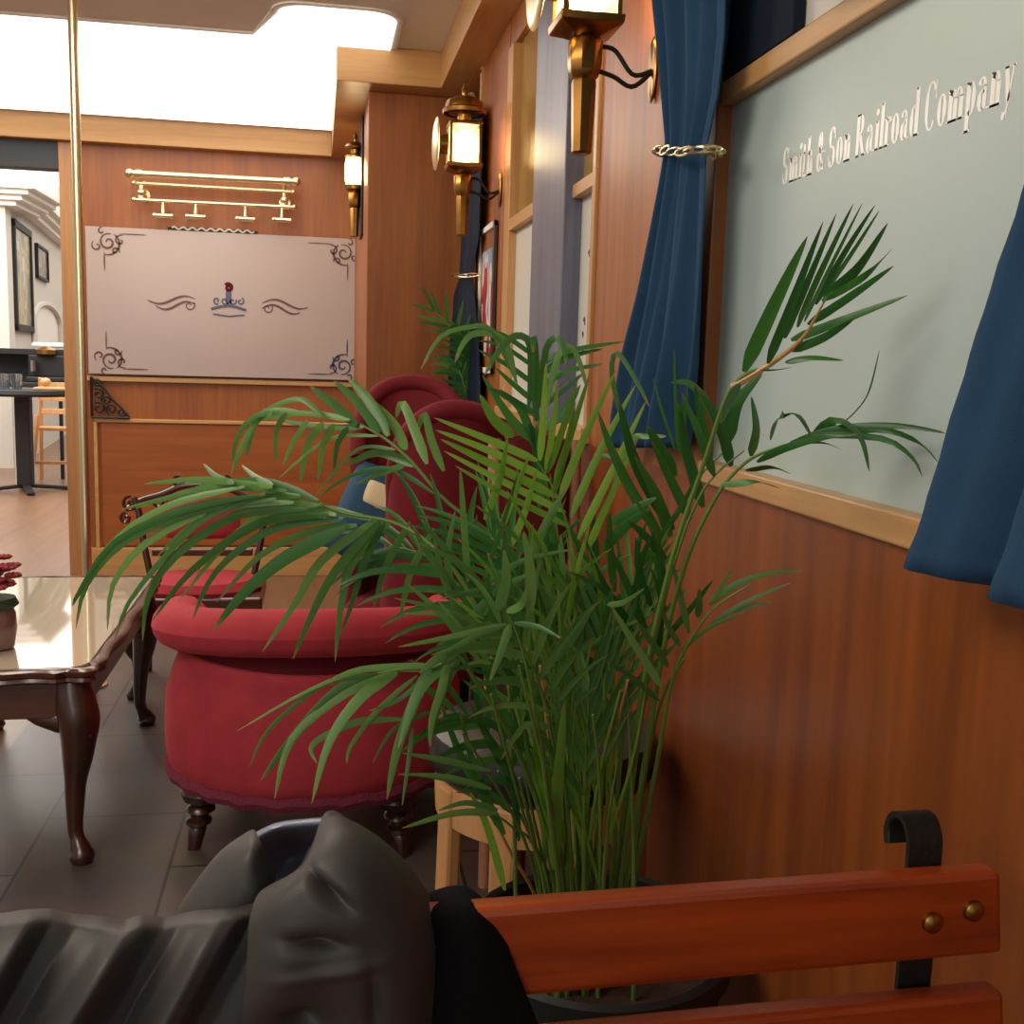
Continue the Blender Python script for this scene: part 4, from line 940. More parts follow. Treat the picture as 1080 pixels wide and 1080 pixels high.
# ------------------------------------------------------------------ palms
CAMDIR = None
def frond(pts, n, L, w, t0=.25, a0=62, a1=24, droop=.35, nh=(0, -.5, .8), seed=0, kink=.12, mat='leaf', parent=None, r=.0036, lift=.1, sides=(1, 1), one_sided=None, prof_pow=.5, tw=0):
    random.seed(seed); sp = spline(pts, 70); nh = Vector(nh).normalized()
    st = MB().tube(sp, [r*(1-.8*i/70) for i in range(71)], 7); so = st.build('frond', M['stem'], parent)
    m = MB(); al = []; tone = []
    for k in range(n):
        for side in (-1, 1):
            lf = sides[0] if side < 0 else sides[1]
            if lf == 0 or (k == 0 and random.random() < .3): continue
            s_ = (k+random.uniform(-.25, .25)+(.5 if side > 0 else 0))/n; s_ = min(max(s_, 0), 1); tt = t0+(.995-t0)*s_
            i = min(int(tt*70), 69); p = sp[i].lerp(sp[i+1], tt*70-i); T = (sp[min(i+2, 70)]-sp[max(i-1, 0)]).normalized()
            S = T.cross(nh); S = S.normalized() if S.length > 1e-3 else Vector((1, 0, 0)); Nn = S.cross(T)
            ang = math.radians(a0+(a1-a0)*s_+random.uniform(-6, 6)); d = (T*math.cos(ang)+S*side*math.sin(ang)+Nn*(lift+random.uniform(-.08, .08))).normalized()
            ln = L*lf*max(.25, math.sin(PI*(.12+.76*s_)))**prof_pow*random.uniform(.86, 1.1); ww = w*random.uniform(.8, 1.15)*(.75+.25*math.sin(PI*s_))
            dr = droop*random.uniform(.75, 1.3); kk = random.random() < kink; ks = random.uniform(.4, .65)
            NS = 9; base = len(m.v); tn = random.random(); cpos = p.copy(); dd = d.copy(); vs = []
            for j in range(NS+1):
                f = j/NS; wj = ww*(min(1, f*5+.25))*(1-f**2.6)**.8+.0004
                B = dd.cross(Nn); B = B.normalized() if B.length > 1e-3 else S; up_ = B.cross(dd)
                vs += [cpos-B*wj/2+up_*wj*.16, cpos, cpos+B*wj/2+up_*wj*.16]; al += [f]*3; tone += [tn]*3
                g_ = dr*.26*(.35+1.3*f) + (1.1 if kk and abs(f-ks) < .06 else 0)
                dd = (dd+Vector((0, 0, -g_))).normalized(); cpos = cpos+dd*ln/NS
            for q_ in vs:
                if q_.x > W-.006: q_.x = W-.006-random.uniform(0, .002)
            m.add(vs, [f_ for j in range(NS) for f_ in ((j*3, j*3+1, j*3+4, j*3+3), (j*3+1, j*3+2, j*3+5, j*3+4))])
    m.attr = {'along': al, 'tone': tone}
    lo = m.build('leaflets', M[mat], so, angle=60)
    return so
PC = Vector((.372, 1.30, 0)); ZP = .435
plant = thing('potted_palm', 'tall potted palm with arching green fronds in black pot', 'potted plant', PC)
def PX(lst): return [at_y(u, v, Y)-PC for u, v, Y in lst]
MB().lathe([(.001, 0), (.125, 0), (.132, .01), (.166, .41), (.177, .418), (.180, .448), (.172, .453), (.165, .448), (.154, .39), (.001, .388)], n=48).build('pot', M['pot'], plant)
m = MB(); P = []
for r_ in [.002, .03, .06, .09, .12, .148]:
    P.append([Vector((r_*math.cos(2*PI*k/40), r_*math.sin(2*PI*k/40), .398+.012*noise.noise(Vector((r_*40*math.cos(2*PI*k/40), r_*40*math.sin(2*PI*k/40), 3))))) for k in range(40)])
m.grid(P, True).build('soil', M['soil'], plant)
B0 = (612, 985, 1.30)
def base(u, Y=1.30): return (u, 1000-(Y-1.3)*250, Y)
FR = [
 # inner fronds
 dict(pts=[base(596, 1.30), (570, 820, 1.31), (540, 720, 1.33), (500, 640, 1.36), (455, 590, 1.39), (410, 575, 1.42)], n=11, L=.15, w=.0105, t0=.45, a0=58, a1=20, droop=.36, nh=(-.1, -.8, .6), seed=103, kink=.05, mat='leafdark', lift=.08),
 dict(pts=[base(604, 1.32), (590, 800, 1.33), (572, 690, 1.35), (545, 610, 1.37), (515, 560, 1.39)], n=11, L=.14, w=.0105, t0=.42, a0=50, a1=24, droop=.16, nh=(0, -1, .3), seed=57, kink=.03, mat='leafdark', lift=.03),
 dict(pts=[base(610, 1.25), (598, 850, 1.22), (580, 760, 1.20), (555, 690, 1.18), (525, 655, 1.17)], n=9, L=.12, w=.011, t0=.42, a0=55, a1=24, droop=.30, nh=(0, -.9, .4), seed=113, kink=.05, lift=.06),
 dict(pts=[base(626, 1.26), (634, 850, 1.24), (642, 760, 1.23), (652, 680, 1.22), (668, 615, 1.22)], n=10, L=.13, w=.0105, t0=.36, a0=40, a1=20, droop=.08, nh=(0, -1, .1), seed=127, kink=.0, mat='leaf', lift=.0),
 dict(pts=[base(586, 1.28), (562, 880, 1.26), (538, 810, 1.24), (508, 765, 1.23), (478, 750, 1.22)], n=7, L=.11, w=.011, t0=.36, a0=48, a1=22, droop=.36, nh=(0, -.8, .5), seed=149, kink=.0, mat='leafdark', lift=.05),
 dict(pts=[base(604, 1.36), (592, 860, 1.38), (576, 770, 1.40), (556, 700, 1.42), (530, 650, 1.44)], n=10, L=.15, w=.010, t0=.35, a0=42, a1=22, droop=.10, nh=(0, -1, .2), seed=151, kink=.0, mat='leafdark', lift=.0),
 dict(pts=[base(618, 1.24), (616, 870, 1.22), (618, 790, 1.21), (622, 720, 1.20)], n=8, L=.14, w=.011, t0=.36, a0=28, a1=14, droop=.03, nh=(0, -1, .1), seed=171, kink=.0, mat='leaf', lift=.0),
]
for f in FR:
    f = dict(f); f['pts'] = PX(f['pts']); f['pts'][0].z = .385; f['parent'] = plant
    # leaflets clamp to the wall in world space: shift the wall limit into plant space
    frond.__globals__['W'] = .58-PC.x; frond(**f); frond.__globals__['W'] = .58

# fronds whose leaflets were measured one by one: stem path, then (root..tip path, blade width in mm)
VIEW = Vector((0, 1, -.25)).normalized()
def blades(stem, leaves, mat, Y0, Y1, r=.0036, seed=0, conv=None, slim=.8):
    random.seed(seed); sp = spline(PX(stem), 50); sp[0].z = .385
    so = MB().tube(sp, [r*(1-.75*i/50) for i in range(51)], 7).build('frond', M['stem'], plant)
    m = MB(); al = []; tone = []
    for pts, wpx in leaves:
        K = len(pts)-1; j0 = random.uniform(-.012, .012); w3 = []
        for k, (u, v) in enumerate(pts):
            if conv: u, v = conv(u, v)
            w3.append(at_y(u, v, Y0+(Y1-Y0)*k/K+j0*k/K)-PC)
        c = spline(w3, 12); ww = wpx*.001; tn = random.random(); base_ = len(m.v); tw_ = random.uniform(-.35, .35); vs = []
        for k, p in enumerate(c):
            f = k/12; T = (c[min(k+1, 12)]-c[max(k-1, 0)]).normalized(); B = T.cross(VIEW); B = B.normalized() if B.length > 1e-4 else Vector((1, 0, 0))
            B = (B+VIEW*tw_).normalized(); n_ = B.cross(T)
            wj = ww*min(1, f*4+.3)*(1-f**2.4)**slim+.0004
            vs += [p-B*wj/2+n_*wj*.12, p, p+B*wj/2+n_*wj*.12]; al += [f]*3; tone += [tn]*3
        for q_ in vs:
            if q_.x > .574-PC.x: q_.x = .574-PC.x
        m.add(vs, [q_ for k in range(12) for q_ in ((k*3, k*3+1, k*3+4, k*3+3), (k*3+1, k*3+2, k*3+5, k*3+4))])
    m.attr = {'along': al, 'tone': tone}
    m.build('leaflets', M[mat], so, angle=60); return so
def cv(x0, y0, s_): return lambda u, v: (x0+u/s_, y0+v/s_)
c3 = cv(480, 320, 3.857); c5 = cv(680, 200, 3.375); c7 = cv(640, 480, 3.857); c4 = cv(420, 560, 3.857); c2 = cv(340, 380, 4.909)
def rp(c, pts, Y): return [(*c(u, v), Y) for u, v in pts]
cw = cv(80, 380, 2.7); cz_ = cv(250, 620, 4.32)
# big lower-left frond, sweeping over the coffee table
blades([base(602), (560, 800, 1.28), (512, 660, 1.29), (470, 590, 1.30), (420, 553, 1.32), (360, 540, 1.34), (300, 515, 1.37), (255, 508, 1.39), (215, 508, 1.41)],
 [([(860, 450), (700, 570), (620, 700), (530, 832)], 12), ([(870, 455), (740, 600), (665, 740), (618, 852)], 12), ([(900, 455), (790, 570), (755, 700), (738, 860)], 12), ([(770, 475), (600, 560), (480, 660), (388, 772)], 19), ([(880, 460), (820, 580), (790, 680), (755, 782)], 10), ([(950, 460), (890, 570), (865, 640), (848, 705)], 10), ([(1020, 480), (960, 590), (935, 680), (922, 742)], 10),
  ([(760, 450), (560, 480), (400, 600), (330, 742)], 11), ([(720, 440), (520, 465), (330, 600), (215, 745)], 12), ([(660, 425), (460, 440), (280, 560), (205, 680), (190, 800)], 12), ([(620, 405), (400, 420), (200, 520), (105, 640), (90, 770)], 11), ([(570, 395), (350, 425), (140, 515), (30, 640), (0, 765)], 11), ([(520, 385), (310, 425), (110, 520), (10, 660), (-10, 700)], 10), ([(480, 360), (300, 400), (160, 470), (60, 570), (20, 660)], 9),
  ([(560, 362), (400, 352), (170, 422)], 8), ([(490, 352), (340, 340), (195, 352)], 9), ([(600, 372), (420, 362), (250, 395), (128, 425)], 9), ([(700, 410), (560, 425), (430, 520), (290, 690)], 11), ([(640, 385), (500, 395), (330, 470), (230, 560)], 10), ([(740, 440), (620, 400), (500, 350), (370, 342)], 13), ([(690, 400), (560, 350), (450, 345), (340, 360)], 11), ([(450, 350), (400, 330), (362, 294)], 8), ([(560, 355), (510, 330), (472, 298)], 8), ([(800, 470), (660, 490), (520, 560), (400, 690)], 11), ([(540, 380), (380, 440), (270, 540), (150, 690), (110, 800)], 9), ([(840, 455), (700, 420), (580, 440), (450, 520)], 9)], 'leaf', 1.34, 1.45, r=.0038, seed=21, conv=cw)
# upper-left frond
blades([base(612, 1.32), (600, 800, 1.36), (570, 640, 1.4), (525, 570, 1.42), (472, 530, 1.44), (435, 488, 1.46), (405, 462, 1.48), (368, 443, 1.50), (330, 435, 1.52), (295, 435, 1.54), (265, 445, 1.55)],
 [([(800, 185), (730, 120), (668, 74)], 15), ([(865, 205), (800, 115), (735, 58)], 15), ([(890, 215), (830, 110), (776, 52)], 16), ([(940, 255), (905, 180), (838, 110)], 15), ([(1000, 295), (965, 200), (930, 122), (912, 165)], 14), ([(1048, 315), (1015, 230), (992, 152), (970, 215)], 13),
  ([(700, 155), (640, 110), (560, 132), (478, 182)], 8), ([(650, 150), (540, 150), (480, 230), (440, 328)], 10), ([(600, 150), (572, 200), (570, 295)], 8), ([(560, 152), (510, 170), (485, 280)], 11), ([(660, 172), (620, 230), (590, 300)], 8), ([(705, 178), (660, 240), (640, 348)], 11), ([(735, 182), (705, 240), (690, 342)], 9), ([(775, 190), (745, 240), (735, 320)], 8), ([(860, 215), (720, 225), (578, 335)], 5), ([(910, 255), (800, 255), (680, 388)], 5), ([(965, 300), (860, 262), (768, 300)], 13), ([(935, 300), (870, 320), (800, 352)], 9), ([(580, 145), (500, 165), (455, 230), (448, 300)], 7), ([(1020, 380), (900, 310), (780, 330), (690, 390)], 7), ([(820, 190), (700, 190), (560, 165)], 9), ([(780, 170), (650, 150), (500, 175)], 9)], 'leaf', 1.48, 1.54, r=.0038, seed=22, conv=cw, slim=.6)
# lower-left frond over the tub chair
blades([base(598, 1.27), (570, 860, 1.23), (535, 770, 1.19), (500, 715, 1.16), (482, 692, 1.15), (458, 704, 1.14), (425, 706, 1.13), (398, 710, 1.13)],
 [([(830, 380), (600, 372), (340, 460), (0, 652)], 5), ([(660, 395), (460, 470), (250, 690), (105, 882)], 13), ([(730, 385), (570, 490), (420, 700), (340, 985)], 13), ([(870, 375), (810, 520), (730, 740), (683, 965)], 14), ([(965, 320), (935, 460), (890, 600), (880, 725)], 11), ([(650, 395), (400, 440), (150, 640), (58, 815)], 6), ([(760, 600), (560, 608), (390, 680), (335, 735), (365, 800)], 8), ([(900, 560), (720, 640), (620, 795)], 5), ([(800, 640), (780, 800), (752, 992)], 5), ([(1000, 310), (910, 325), (830, 390)], 11), ([(700, 390), (490, 480), (250, 690), (170, 965)], 11), ([(980, 310), (850, 420), (720, 520), (600, 560)], 6), ([(820, 400), (640, 560), (520, 720), (500, 800)], 6), ([(900, 360), (760, 360), (560, 372), (420, 420)], 9)], 'leaf', 1.145, 1.11, r=.0038, seed=24, conv=cz_)
# tall central frond with thin dark leaflets and arching pale ones
blades([base(616, 1.33), (604, 760, 1.36), (588, 600, 1.38), (572, 480, 1.39), (566, 420, 1.39), (564, 365, 1.38)],
 [([(325, 215), (200, 130), (85, 95)], 7), ([(325, 260), (200, 175), (95, 150)], 7), ([(325, 330), (215, 250), (95, 190)], 8), ([(325, 400), (240, 330), (165, 262)], 8), ([(330, 450), (250, 400), (180, 350)], 8),
  ([(335, 250), (470, 190), (690, 155)], 9), ([(335, 300), (450, 222), (600, 185)], 9), ([(340, 345), (450, 278), (602, 246)], 9), ([(345, 420), (440, 350), (520, 285)], 10), ([(345, 520), (440, 440), (510, 330)], 14), ([(330, 560), (230, 470), (110, 290)], 14), ([(330, 600), (260, 420), (130, 340)], 12), ([(340, 700), (330, 560), (300, 480)], 14), ([(345, 830), (350, 650), (330, 490)], 13)], 'leafdark', 1.385, 1.37, seed=3, conv=c3)
blades([base(618, 1.33), (606, 760, 1.35), (592, 600, 1.36), (580, 500, 1.36)],
 [([(330, 480), (330, 300), (322, 140), (318, 200)], 11), ([(300, 420), (310, 180), (250, 130), (180, 190), (118, 295)], 10), ([(250, 330), (200, 150), (90, 120), (35, 160), (0, 240)], 9), ([(240, 300), (150, 110), (60, 95), (-60, 135), (-140, 270)], 7), ([(345, 420), (370, 190), (415, 140), (445, 190), (450, 245)], 9), ([(360, 470), (420, 210), (475, 180), (515, 260), (535, 345)], 9), ([(700, 560), (640, 300), (660, 200), (740, 320), (790, 420)], 7), ([(640, 760), (720, 560), (780, 540), (860, 540)], 9), ([(520, 760), (560, 650), (620, 620), (690, 650)], 8)], 'leaf', 1.36, 1.31, seed=4, conv=c3, slim=.5)
# frond with parallel leaflets, backlight put into their brighter green
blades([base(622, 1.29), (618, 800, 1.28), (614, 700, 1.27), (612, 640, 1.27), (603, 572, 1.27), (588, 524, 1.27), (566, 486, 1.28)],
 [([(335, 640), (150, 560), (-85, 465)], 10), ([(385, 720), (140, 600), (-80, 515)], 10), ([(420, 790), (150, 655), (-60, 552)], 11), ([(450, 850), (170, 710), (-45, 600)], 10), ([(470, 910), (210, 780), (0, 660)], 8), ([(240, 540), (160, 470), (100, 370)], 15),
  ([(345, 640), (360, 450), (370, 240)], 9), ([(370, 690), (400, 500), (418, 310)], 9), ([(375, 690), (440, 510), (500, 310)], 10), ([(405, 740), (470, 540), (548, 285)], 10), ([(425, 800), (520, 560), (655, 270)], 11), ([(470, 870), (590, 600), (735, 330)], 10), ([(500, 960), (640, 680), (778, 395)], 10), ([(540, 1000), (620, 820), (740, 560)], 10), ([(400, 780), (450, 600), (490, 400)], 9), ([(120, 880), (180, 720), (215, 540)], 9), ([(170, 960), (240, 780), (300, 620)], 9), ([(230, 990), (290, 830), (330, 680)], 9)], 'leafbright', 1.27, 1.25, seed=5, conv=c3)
# broad dark leaflets right of centre
blades([base(640, 1.27), (656, 780, 1.24), (676, 650, 1.22), (704, 560, 1.20), (740, 500, 1.18), (772, 470, 1.17)],
 [([(850, 960), (730, 780), (640, 600), (582, 440)], 14), ([(890, 920), (740, 660), (662, 380)], 15), ([(880, 950), (820, 780), (730, 620)], 16), ([(900, 700), (830, 580), (780, 500)], 15), ([(960, 880), (880, 720), (800, 560)], 13), ([(1010, 830), (950, 620), (905, 400)], 15), ([(1040, 640), (1005, 480), (975, 330)], 13), ([(1090, 560), (1030, 410), (955, 325), (880, 322)], 12), ([(940, 640), (925, 480), (945, 360)], 11), ([(860, 1040), (780, 950), (700, 880)], 12), ([(640, 900), (720, 840), (820, 790)], 14), ([(600, 1000), (700, 900), (800, 830)], 14)], 'leafdark', 1.21, 1.17, seed=6, conv=c3)
blades([base(646, 1.27), (676, 760, 1.23), (704, 620, 1.19), (740, 520, 1.16), (785, 475, 1.14)],
 [([(310, 985), (270, 840), (190, 705)], 14), ([(250, 1020), (200, 880), (130, 720)], 12), ([(380, 950), (400, 850), (380, 735)], 14), ([(220, 960), (190, 850), (195, 740)], 9), ([(110, 930), (60, 780), (30, 670)], 4), ([(120, 930), (110, 760), (105, 565)], 4), ([(300, 900), (330, 760), (420, 650)], 15), ([(285, 850), (300, 740), (340, 690)], 10)], 'leafdark', 1.15, 1.12, seed=7, conv=c5)
# frond standing up against the frosted window
blades([(640, 1000, 1.30), (672, 760, 1.22), (706, 600, 1.15), (742, 490, 1.11), (772, 408, 1.07), (812, 384, 1.05), (846, 357, 1.015), (872, 313, .985)],
 [([(355, 650), (470, 400), (580, 165)], 18), ([(440, 620), (520, 420), (635, 115)], 12), ([(500, 530), (560, 380), (682, 85)], 9), ([(545, 490), (620, 310), (742, 52)], 8), ([(570, 470), (650, 300), (775, 48)], 6), ([(610, 410), (710, 230), (820, 55)], 8), ([(640, 370), (730, 240), (835, 75)], 6), ([(640, 385), (760, 280), (866, 118)], 12), ([(630, 395), (780, 310), (882, 212)], 8), ([(580, 480), (740, 375), (886, 272)], 9), ([(520, 535), (700, 465), (936, 376)], 10), ([(520, 572), (640, 525), (748, 458)], 10), ([(500, 612), (600, 598), (708, 608)], 8), ([(410, 640), (460, 640), (525, 632)], 5), ([(340, 690), (300, 760), (270, 830)], 9)], 'leafdark', 1.035, .94, r=.0038, seed=8, conv=c5, slim=.9)
MB().tube(spline(PX([(772, 408, 1.07), (812, 384, 1.05), (846, 357, 1.015), (868, 320, .988)]), 14), [.0046*(1-.06*i) for i in range(15)], 7).build('dry_stalk', M['oakx'], plant)
# frond arching to the right across the sill
blades([base(650, 1.28), (690, 740, 1.22), (718, 610, 1.16), (752, 530, 1.11), (784, 490, 1.08), (820, 472, 1.03), (870, 460, .98)],
 [([(430, 960), (600, 880), (840, 885), (950, 950), (988, 1022)], 7), ([(520, 900), (700, 850), (900, 840), (1085, 868)], 8), ([(560, 890), (820, 852), (980, 900), (1047, 975)], 7), ([(450, 890), (480, 810), (545, 800), (600, 890)], 9), ([(600, 870), (690, 820), (770, 880), (800, 1005)], 11), ([(360, 1000), (450, 985), (518, 1010)], 8), ([(270, 1050), (400, 1040), (482, 1062)], 8), ([(700, 840), (790, 740), (836, 570)], 4), ([(400, 970), (500, 920), (640, 880), (760, 870)], 8), ([(560, 900), (640, 900), (700, 925)], 5)], 'leafdark', 1.03, .90, r=.0038, seed=9, conv=c5)
# low right frond
blades([base(656, 1.30), (692, 810, 1.24), (706, 730, 1.21), (720, 690, 1.19), (750, 645, 1.16), (790, 617, 1.14)],
 [([(415, 610), (520, 530), (650, 482), (800, 470)], 8), ([(420, 610), (470, 530), (512, 462)], 6), ([(375, 660), (377, 600), (376, 540)], 10), ([(420, 690), (560, 600), (745, 520)], 6), ([(500, 640), (600, 610), (665, 598)], 5), ([(300, 780), (250, 690), (212, 598)], 8), ([(335, 725), (300, 570), (260, 415)], 8), ([(250, 862), (190, 770), (120, 675)], 9), ([(225, 945), (120, 780), (18, 615)], 10), ([(215, 1000), (100, 900), (0, 840)], 7), ([(300, 800), (420, 700), (560, 640)], 5)], 'leaf', 1.19, 1.16, r=.0035, seed=10, conv=c7)
# loose leaflets low on the left
blades([base(600, 1.24), (580, 860, 1.20), (566, 760, 1.17), (552, 690, 1.15), (540, 655, 1.14)],
 [([(455, 380), (420, 490), (373, 612)], 10), ([(470, 375), (570, 390), (662, 436)], 6), ([(440, 380), (220, 430), (0, 472)], 7), ([(430, 385), (310, 430), (198, 485)], 6), ([(240, 505), (90, 640), (0, 885)], 14), ([(250, 515), (180, 660), (130, 860)], 10), ([(405, 330), (440, 200), (430, 75)], 13), ([(540, 330), (540, 160), (510, 0)], 14), ([(380, 540), (330, 530), (280, 545)], 5), ([(440, 330), (500, 300), (520, 235)], 9), ([(640, 530), (720, 420), (790, 310)], 12), ([(850, 300), (920, 290), (1000, 235)], 7), ([(735, 480), (740, 380), (800, 310)], 16), ([(300, 960), (180, 930), (20, 905)], 7), ([(380, 1050), (200, 1000), (0, 990)], 6)], 'leaf', 1.15, 1.12, seed=12, conv=c4)
cb = cv(340, 680, 2.7)
blades([base(588, 1.24), (566, 900, 1.21), (540, 872, 1.19), (524, 860, 1.18)],
 [([(500, 480), (380, 480), (228, 522)], 9), ([(500, 470), (410, 450), (330, 472)], 7), ([(480, 410), (360, 385), (260, 370)], 6), ([(480, 360), (340, 330), (228, 308)], 6)], 'leaf', 1.18, 1.16, r=.003, seed=13, conv=cb)
blades([base(632, 1.24), (640, 880, 1.21), (652, 800, 1.19)],
 [([(660, 640), (670, 420), (690, 160)], 16), ([(640, 480), (610, 300), (600, 150)], 9), ([(760, 560), (790, 420), (780, 330)], 8), ([(520, 700), (470, 520), (420, 420)], 10), ([(690, 560), (640, 380), (620, 260)], 10)], 'leafbright', 1.22, 1.19, seed=14, conv=cb, slim=.7)
blades([base(604, 1.26), (585, 860, 1.23), (560, 790, 1.21)],
 [([(560, 560), (540, 380), (500, 230)], 9), ([(520, 540), (450, 400), (390, 190)], 12), ([(500, 500), (400, 330), (335, 160)], 11), ([(560, 420), (480, 280), (420, 160)], 11), ([(540, 480), (470, 420), (380, 420)], 8), ([(600, 330), (520, 200), (400, 100)], 12), ([(620, 260), (560, 120), (480, 20)], 11), ([(600, 300), (470, 220), (330, 210)], 11)], 'leafdark', 1.24, 1.20, seed=15, conv=cb, slim=.8)
random.seed(31)
for mat_, n_, (ua, ub), (va, vb), (la_, lb_), (wa, wb), Yb, aw in (('leafbright', 34, (575, 665), (760, 940), (90, 200), (2.5, 5.5), 1.24, .22), ('leaf', 30, (540, 660), (650, 780), (80, 150), (6, 10), 1.27, 1.0), ('leafdark', 28, (500, 650), (640, 760), (80, 150), (7, 11), 1.33, 1.15), ('leaf', 26, (480, 610), (610, 720), (80, 140), (6, 10), 1.24, 1.2), ('leafdark', 15, (640, 700), (590, 730), (80, 130), (6, 10), 1.22, .8), ('leafbright', 12, (540, 640), (620, 700), (80, 150), (5, 8), 1.22, .7)):
    lv = []
    for k in range(n_):
        u, v = random.uniform(ua, ub), random.uniform(va, vb); an = random.gauss(-.12, aw*.6); L_ = random.uniform(la_, lb_)
        du, dv_ = math.sin(an), -math.cos(an); cu = random.uniform(-14, 14)
        lv.append(([(u, v), (u+du*L_*.55+cu, v+dv_*L_*.55), (u+du*L_+cu*.3+du*abs(du)*14, v+dv_*L_+abs(du)*16)], random.uniform(wa, wb)))
    blades([base((ua+ub)/2, Yb), ((ua+ub)/2-3, 860, Yb), ((ua+ub)/2-10, 700, Yb-.01)], lv, mat_, Yb, Yb-.05, seed=40+n_, slim=.8)
random.seed(77)
stems = [((610, 730), (520, 560), (330, 170)), ((620, 730), (560, 520), (400, 250)), ((640, 720), (560, 440), (480, 140)), ((650, 720), (590, 440), (530, 120)), ((690, 720), (640, 400), (560, 60)), ((700, 720), (660, 400), (620, 60)), ((715, 720), (680, 350), (660, 60)), ((730, 720), (720, 400), (700, 80)), ((740, 720), (790, 370), (850, 130)), ((760, 720), (800, 420), (830, 200)), ((800, 710), (830, 300), (870, 100)), ((880, 710), (920, 370), (965, 160), (1030, 40)), ((790, 715), (790, 400), (770, 200)), ((670, 725), (600, 560), (500, 360)), ((625, 730), (600, 560), (560, 380)), ((705, 725), (740, 520), (760, 300)), ((680, 725), (690, 480), (640, 200)), ((770, 720), (760, 500), (740, 250))]
for k, st_ in enumerate(stems):
    Yb = 1.30+random.uniform(-.07, .05); pts = [at_y(*cb(u, v), Yb-.05*q_)-PC for q_, (u, v) in enumerate(st_)]
    lo_ = at_y(*cb(st_[0][0], st_[0][1]+110), Yb)-PC; pts = [Vector((lo_.x*.9, pts[0].y, .392))]+pts
    MB().tube(spline(pts, 18), [.0033*(1-.5*i/18) for i in range(19)], 6).build('cane', M['stem'] if k % 5 else M['beech'], plant)

# second palm by the far curtain
PC2 = Vector((.40, 4.30, 0))
pl2 = thing('potted_palm', 'smaller dark green palm beside the far curtain', 'potted plant', PC2)
MB().lathe([(.001, 0), (.09, 0), (.11, .26), (.12, .27), (.11, .28), (.1, .25), (.001, .25)], n=28).build('pot', M['pot'], pl2)
for i, lst in enumerate(([(470, 560, 4.15), (488, 450, 4.0), (490, 390, 3.96), (478, 350, 3.95), (455, 325, 3.94)], [(470, 560, 4.15), (494, 440, 4.0), (494, 380, 3.95), (490, 350, 3.95)], [(470, 560, 4.15), (492, 450, 4.0), (490, 410, 3.93), (482, 385, 3.93)], [(470, 560, 4.15), (498, 450, 4.0), (499, 395, 3.94), (497, 365, 3.92)])):
    pts = [at_y(u_, v_, Y_*.985)-PC2 for u_, v_, Y_ in lst]; pts[0] = Vector((.01*i-.015, 0, .25))
    frond.__globals__['W'] = .57-PC2.x; frond(pts, 9 if i else 6, .13, .016, t0=.55, a0=55, a1=20, droop=.4 if i else .1, nh=(0, -1, .3), seed=200+i, kink=.05, mat='leafdark', parent=pl2, r=.007); frond.__globals__['W'] = .58

# ------------------------------------------------------------------ bench
t = thing('slatted_bench', 'red varnished slatted bench with black iron brackets', 'bench', (-.14, .687, 0), math.radians(1.15))
ox, oy = -.14, .70
def slat(z0, z1, x1a, x1b, y):
    m = MB(); vs = []
    for yy in (y, y+.022):
        dx = (yy-y)*.0
        vs += [(-.66, yy+.004*0, z0), (x1b-ox, yy, z0), (x1a-ox, yy, z1), (-.66, yy, z1)]
    m.add(vs, [(0,1,2,3),(7,6,5,4),(0,4,5,1),(1,5,6,2),(2,6,7,3),(3,7,4,0)])
    return m.build('back_slat', M['bench'], t, smooth=False, bevel=.005)
slat(.753, .8215, .522, .530, 0); slat(.655, .7225, .532, .540, -.004); slat(.56, .63, .54, .545, -.010)
for k in range(5): MB().box(-.66, .68, -.46+.09*k, -.385+.09*k, .41, .435).build('seat_slat', M['bench'], t, smooth=False, bevel=.005)
for xc in (at_y(966, 950, .73).x-ox, -.52):
    m = MB(); bw = .030
    path = [(.030, .42), (.026, .60), (.0245, .74), (.0245, .825), (.0265, .842), (.034, .852), (.044, .853), (.052, .847), (.056, .836), (.054, .825)]
    path = [Vector((0, y_, z_)) for y_, z_ in path]; sp = spline(path, 40)
    P = [[], [], [], []]
    for i, p in enumerate(sp):
        T = (sp[min(i+1, 40)]-sp[max(i-1, 0)]).normalized(); Nn = Vector((0, T.z, -T.y))
        for k, (a, b) in enumerate(((-1, -1), (1, -1), (1, 1), (-1, 1))): P[k].append(Vector((xc+a*bw/2, 0, 0))+p+Nn*b*.003)
    m.grid([P[0], P[1], P[2], P[3], P[0]]); m.add([P[k][0] for k in range(4)]+[P[k][-1] for k in range(4)], [(0,1,2,3),(4,5,6,7)])
    m.build('back_bracket', M['iron'], t, bevel=.002)
    MB().box(xc-.016, xc+.016, -.46, .035, .385, .41).build('seat_bracket', M['iron'], t, smooth=False, bevel=.004)
    for yy in (-.43, .02): MB().tube(spline([(xc, yy, .39), (xc, yy+.01, .2), (xc, yy+(.04 if yy > 0 else -.03), 0.004)], 10), .016, 10).build('leg', M['iron'], t)
for u, v in ((982, 972), (1026, 960)):
    q = at_y(u, v, .70); MB().lathe([(.0085, 0), (.008, -.003), (.005, -.0055), (.001, -.006)], (q.x-ox, 0, q.z), 'Y', 16).build('bolt', M['agedbrass'], t)

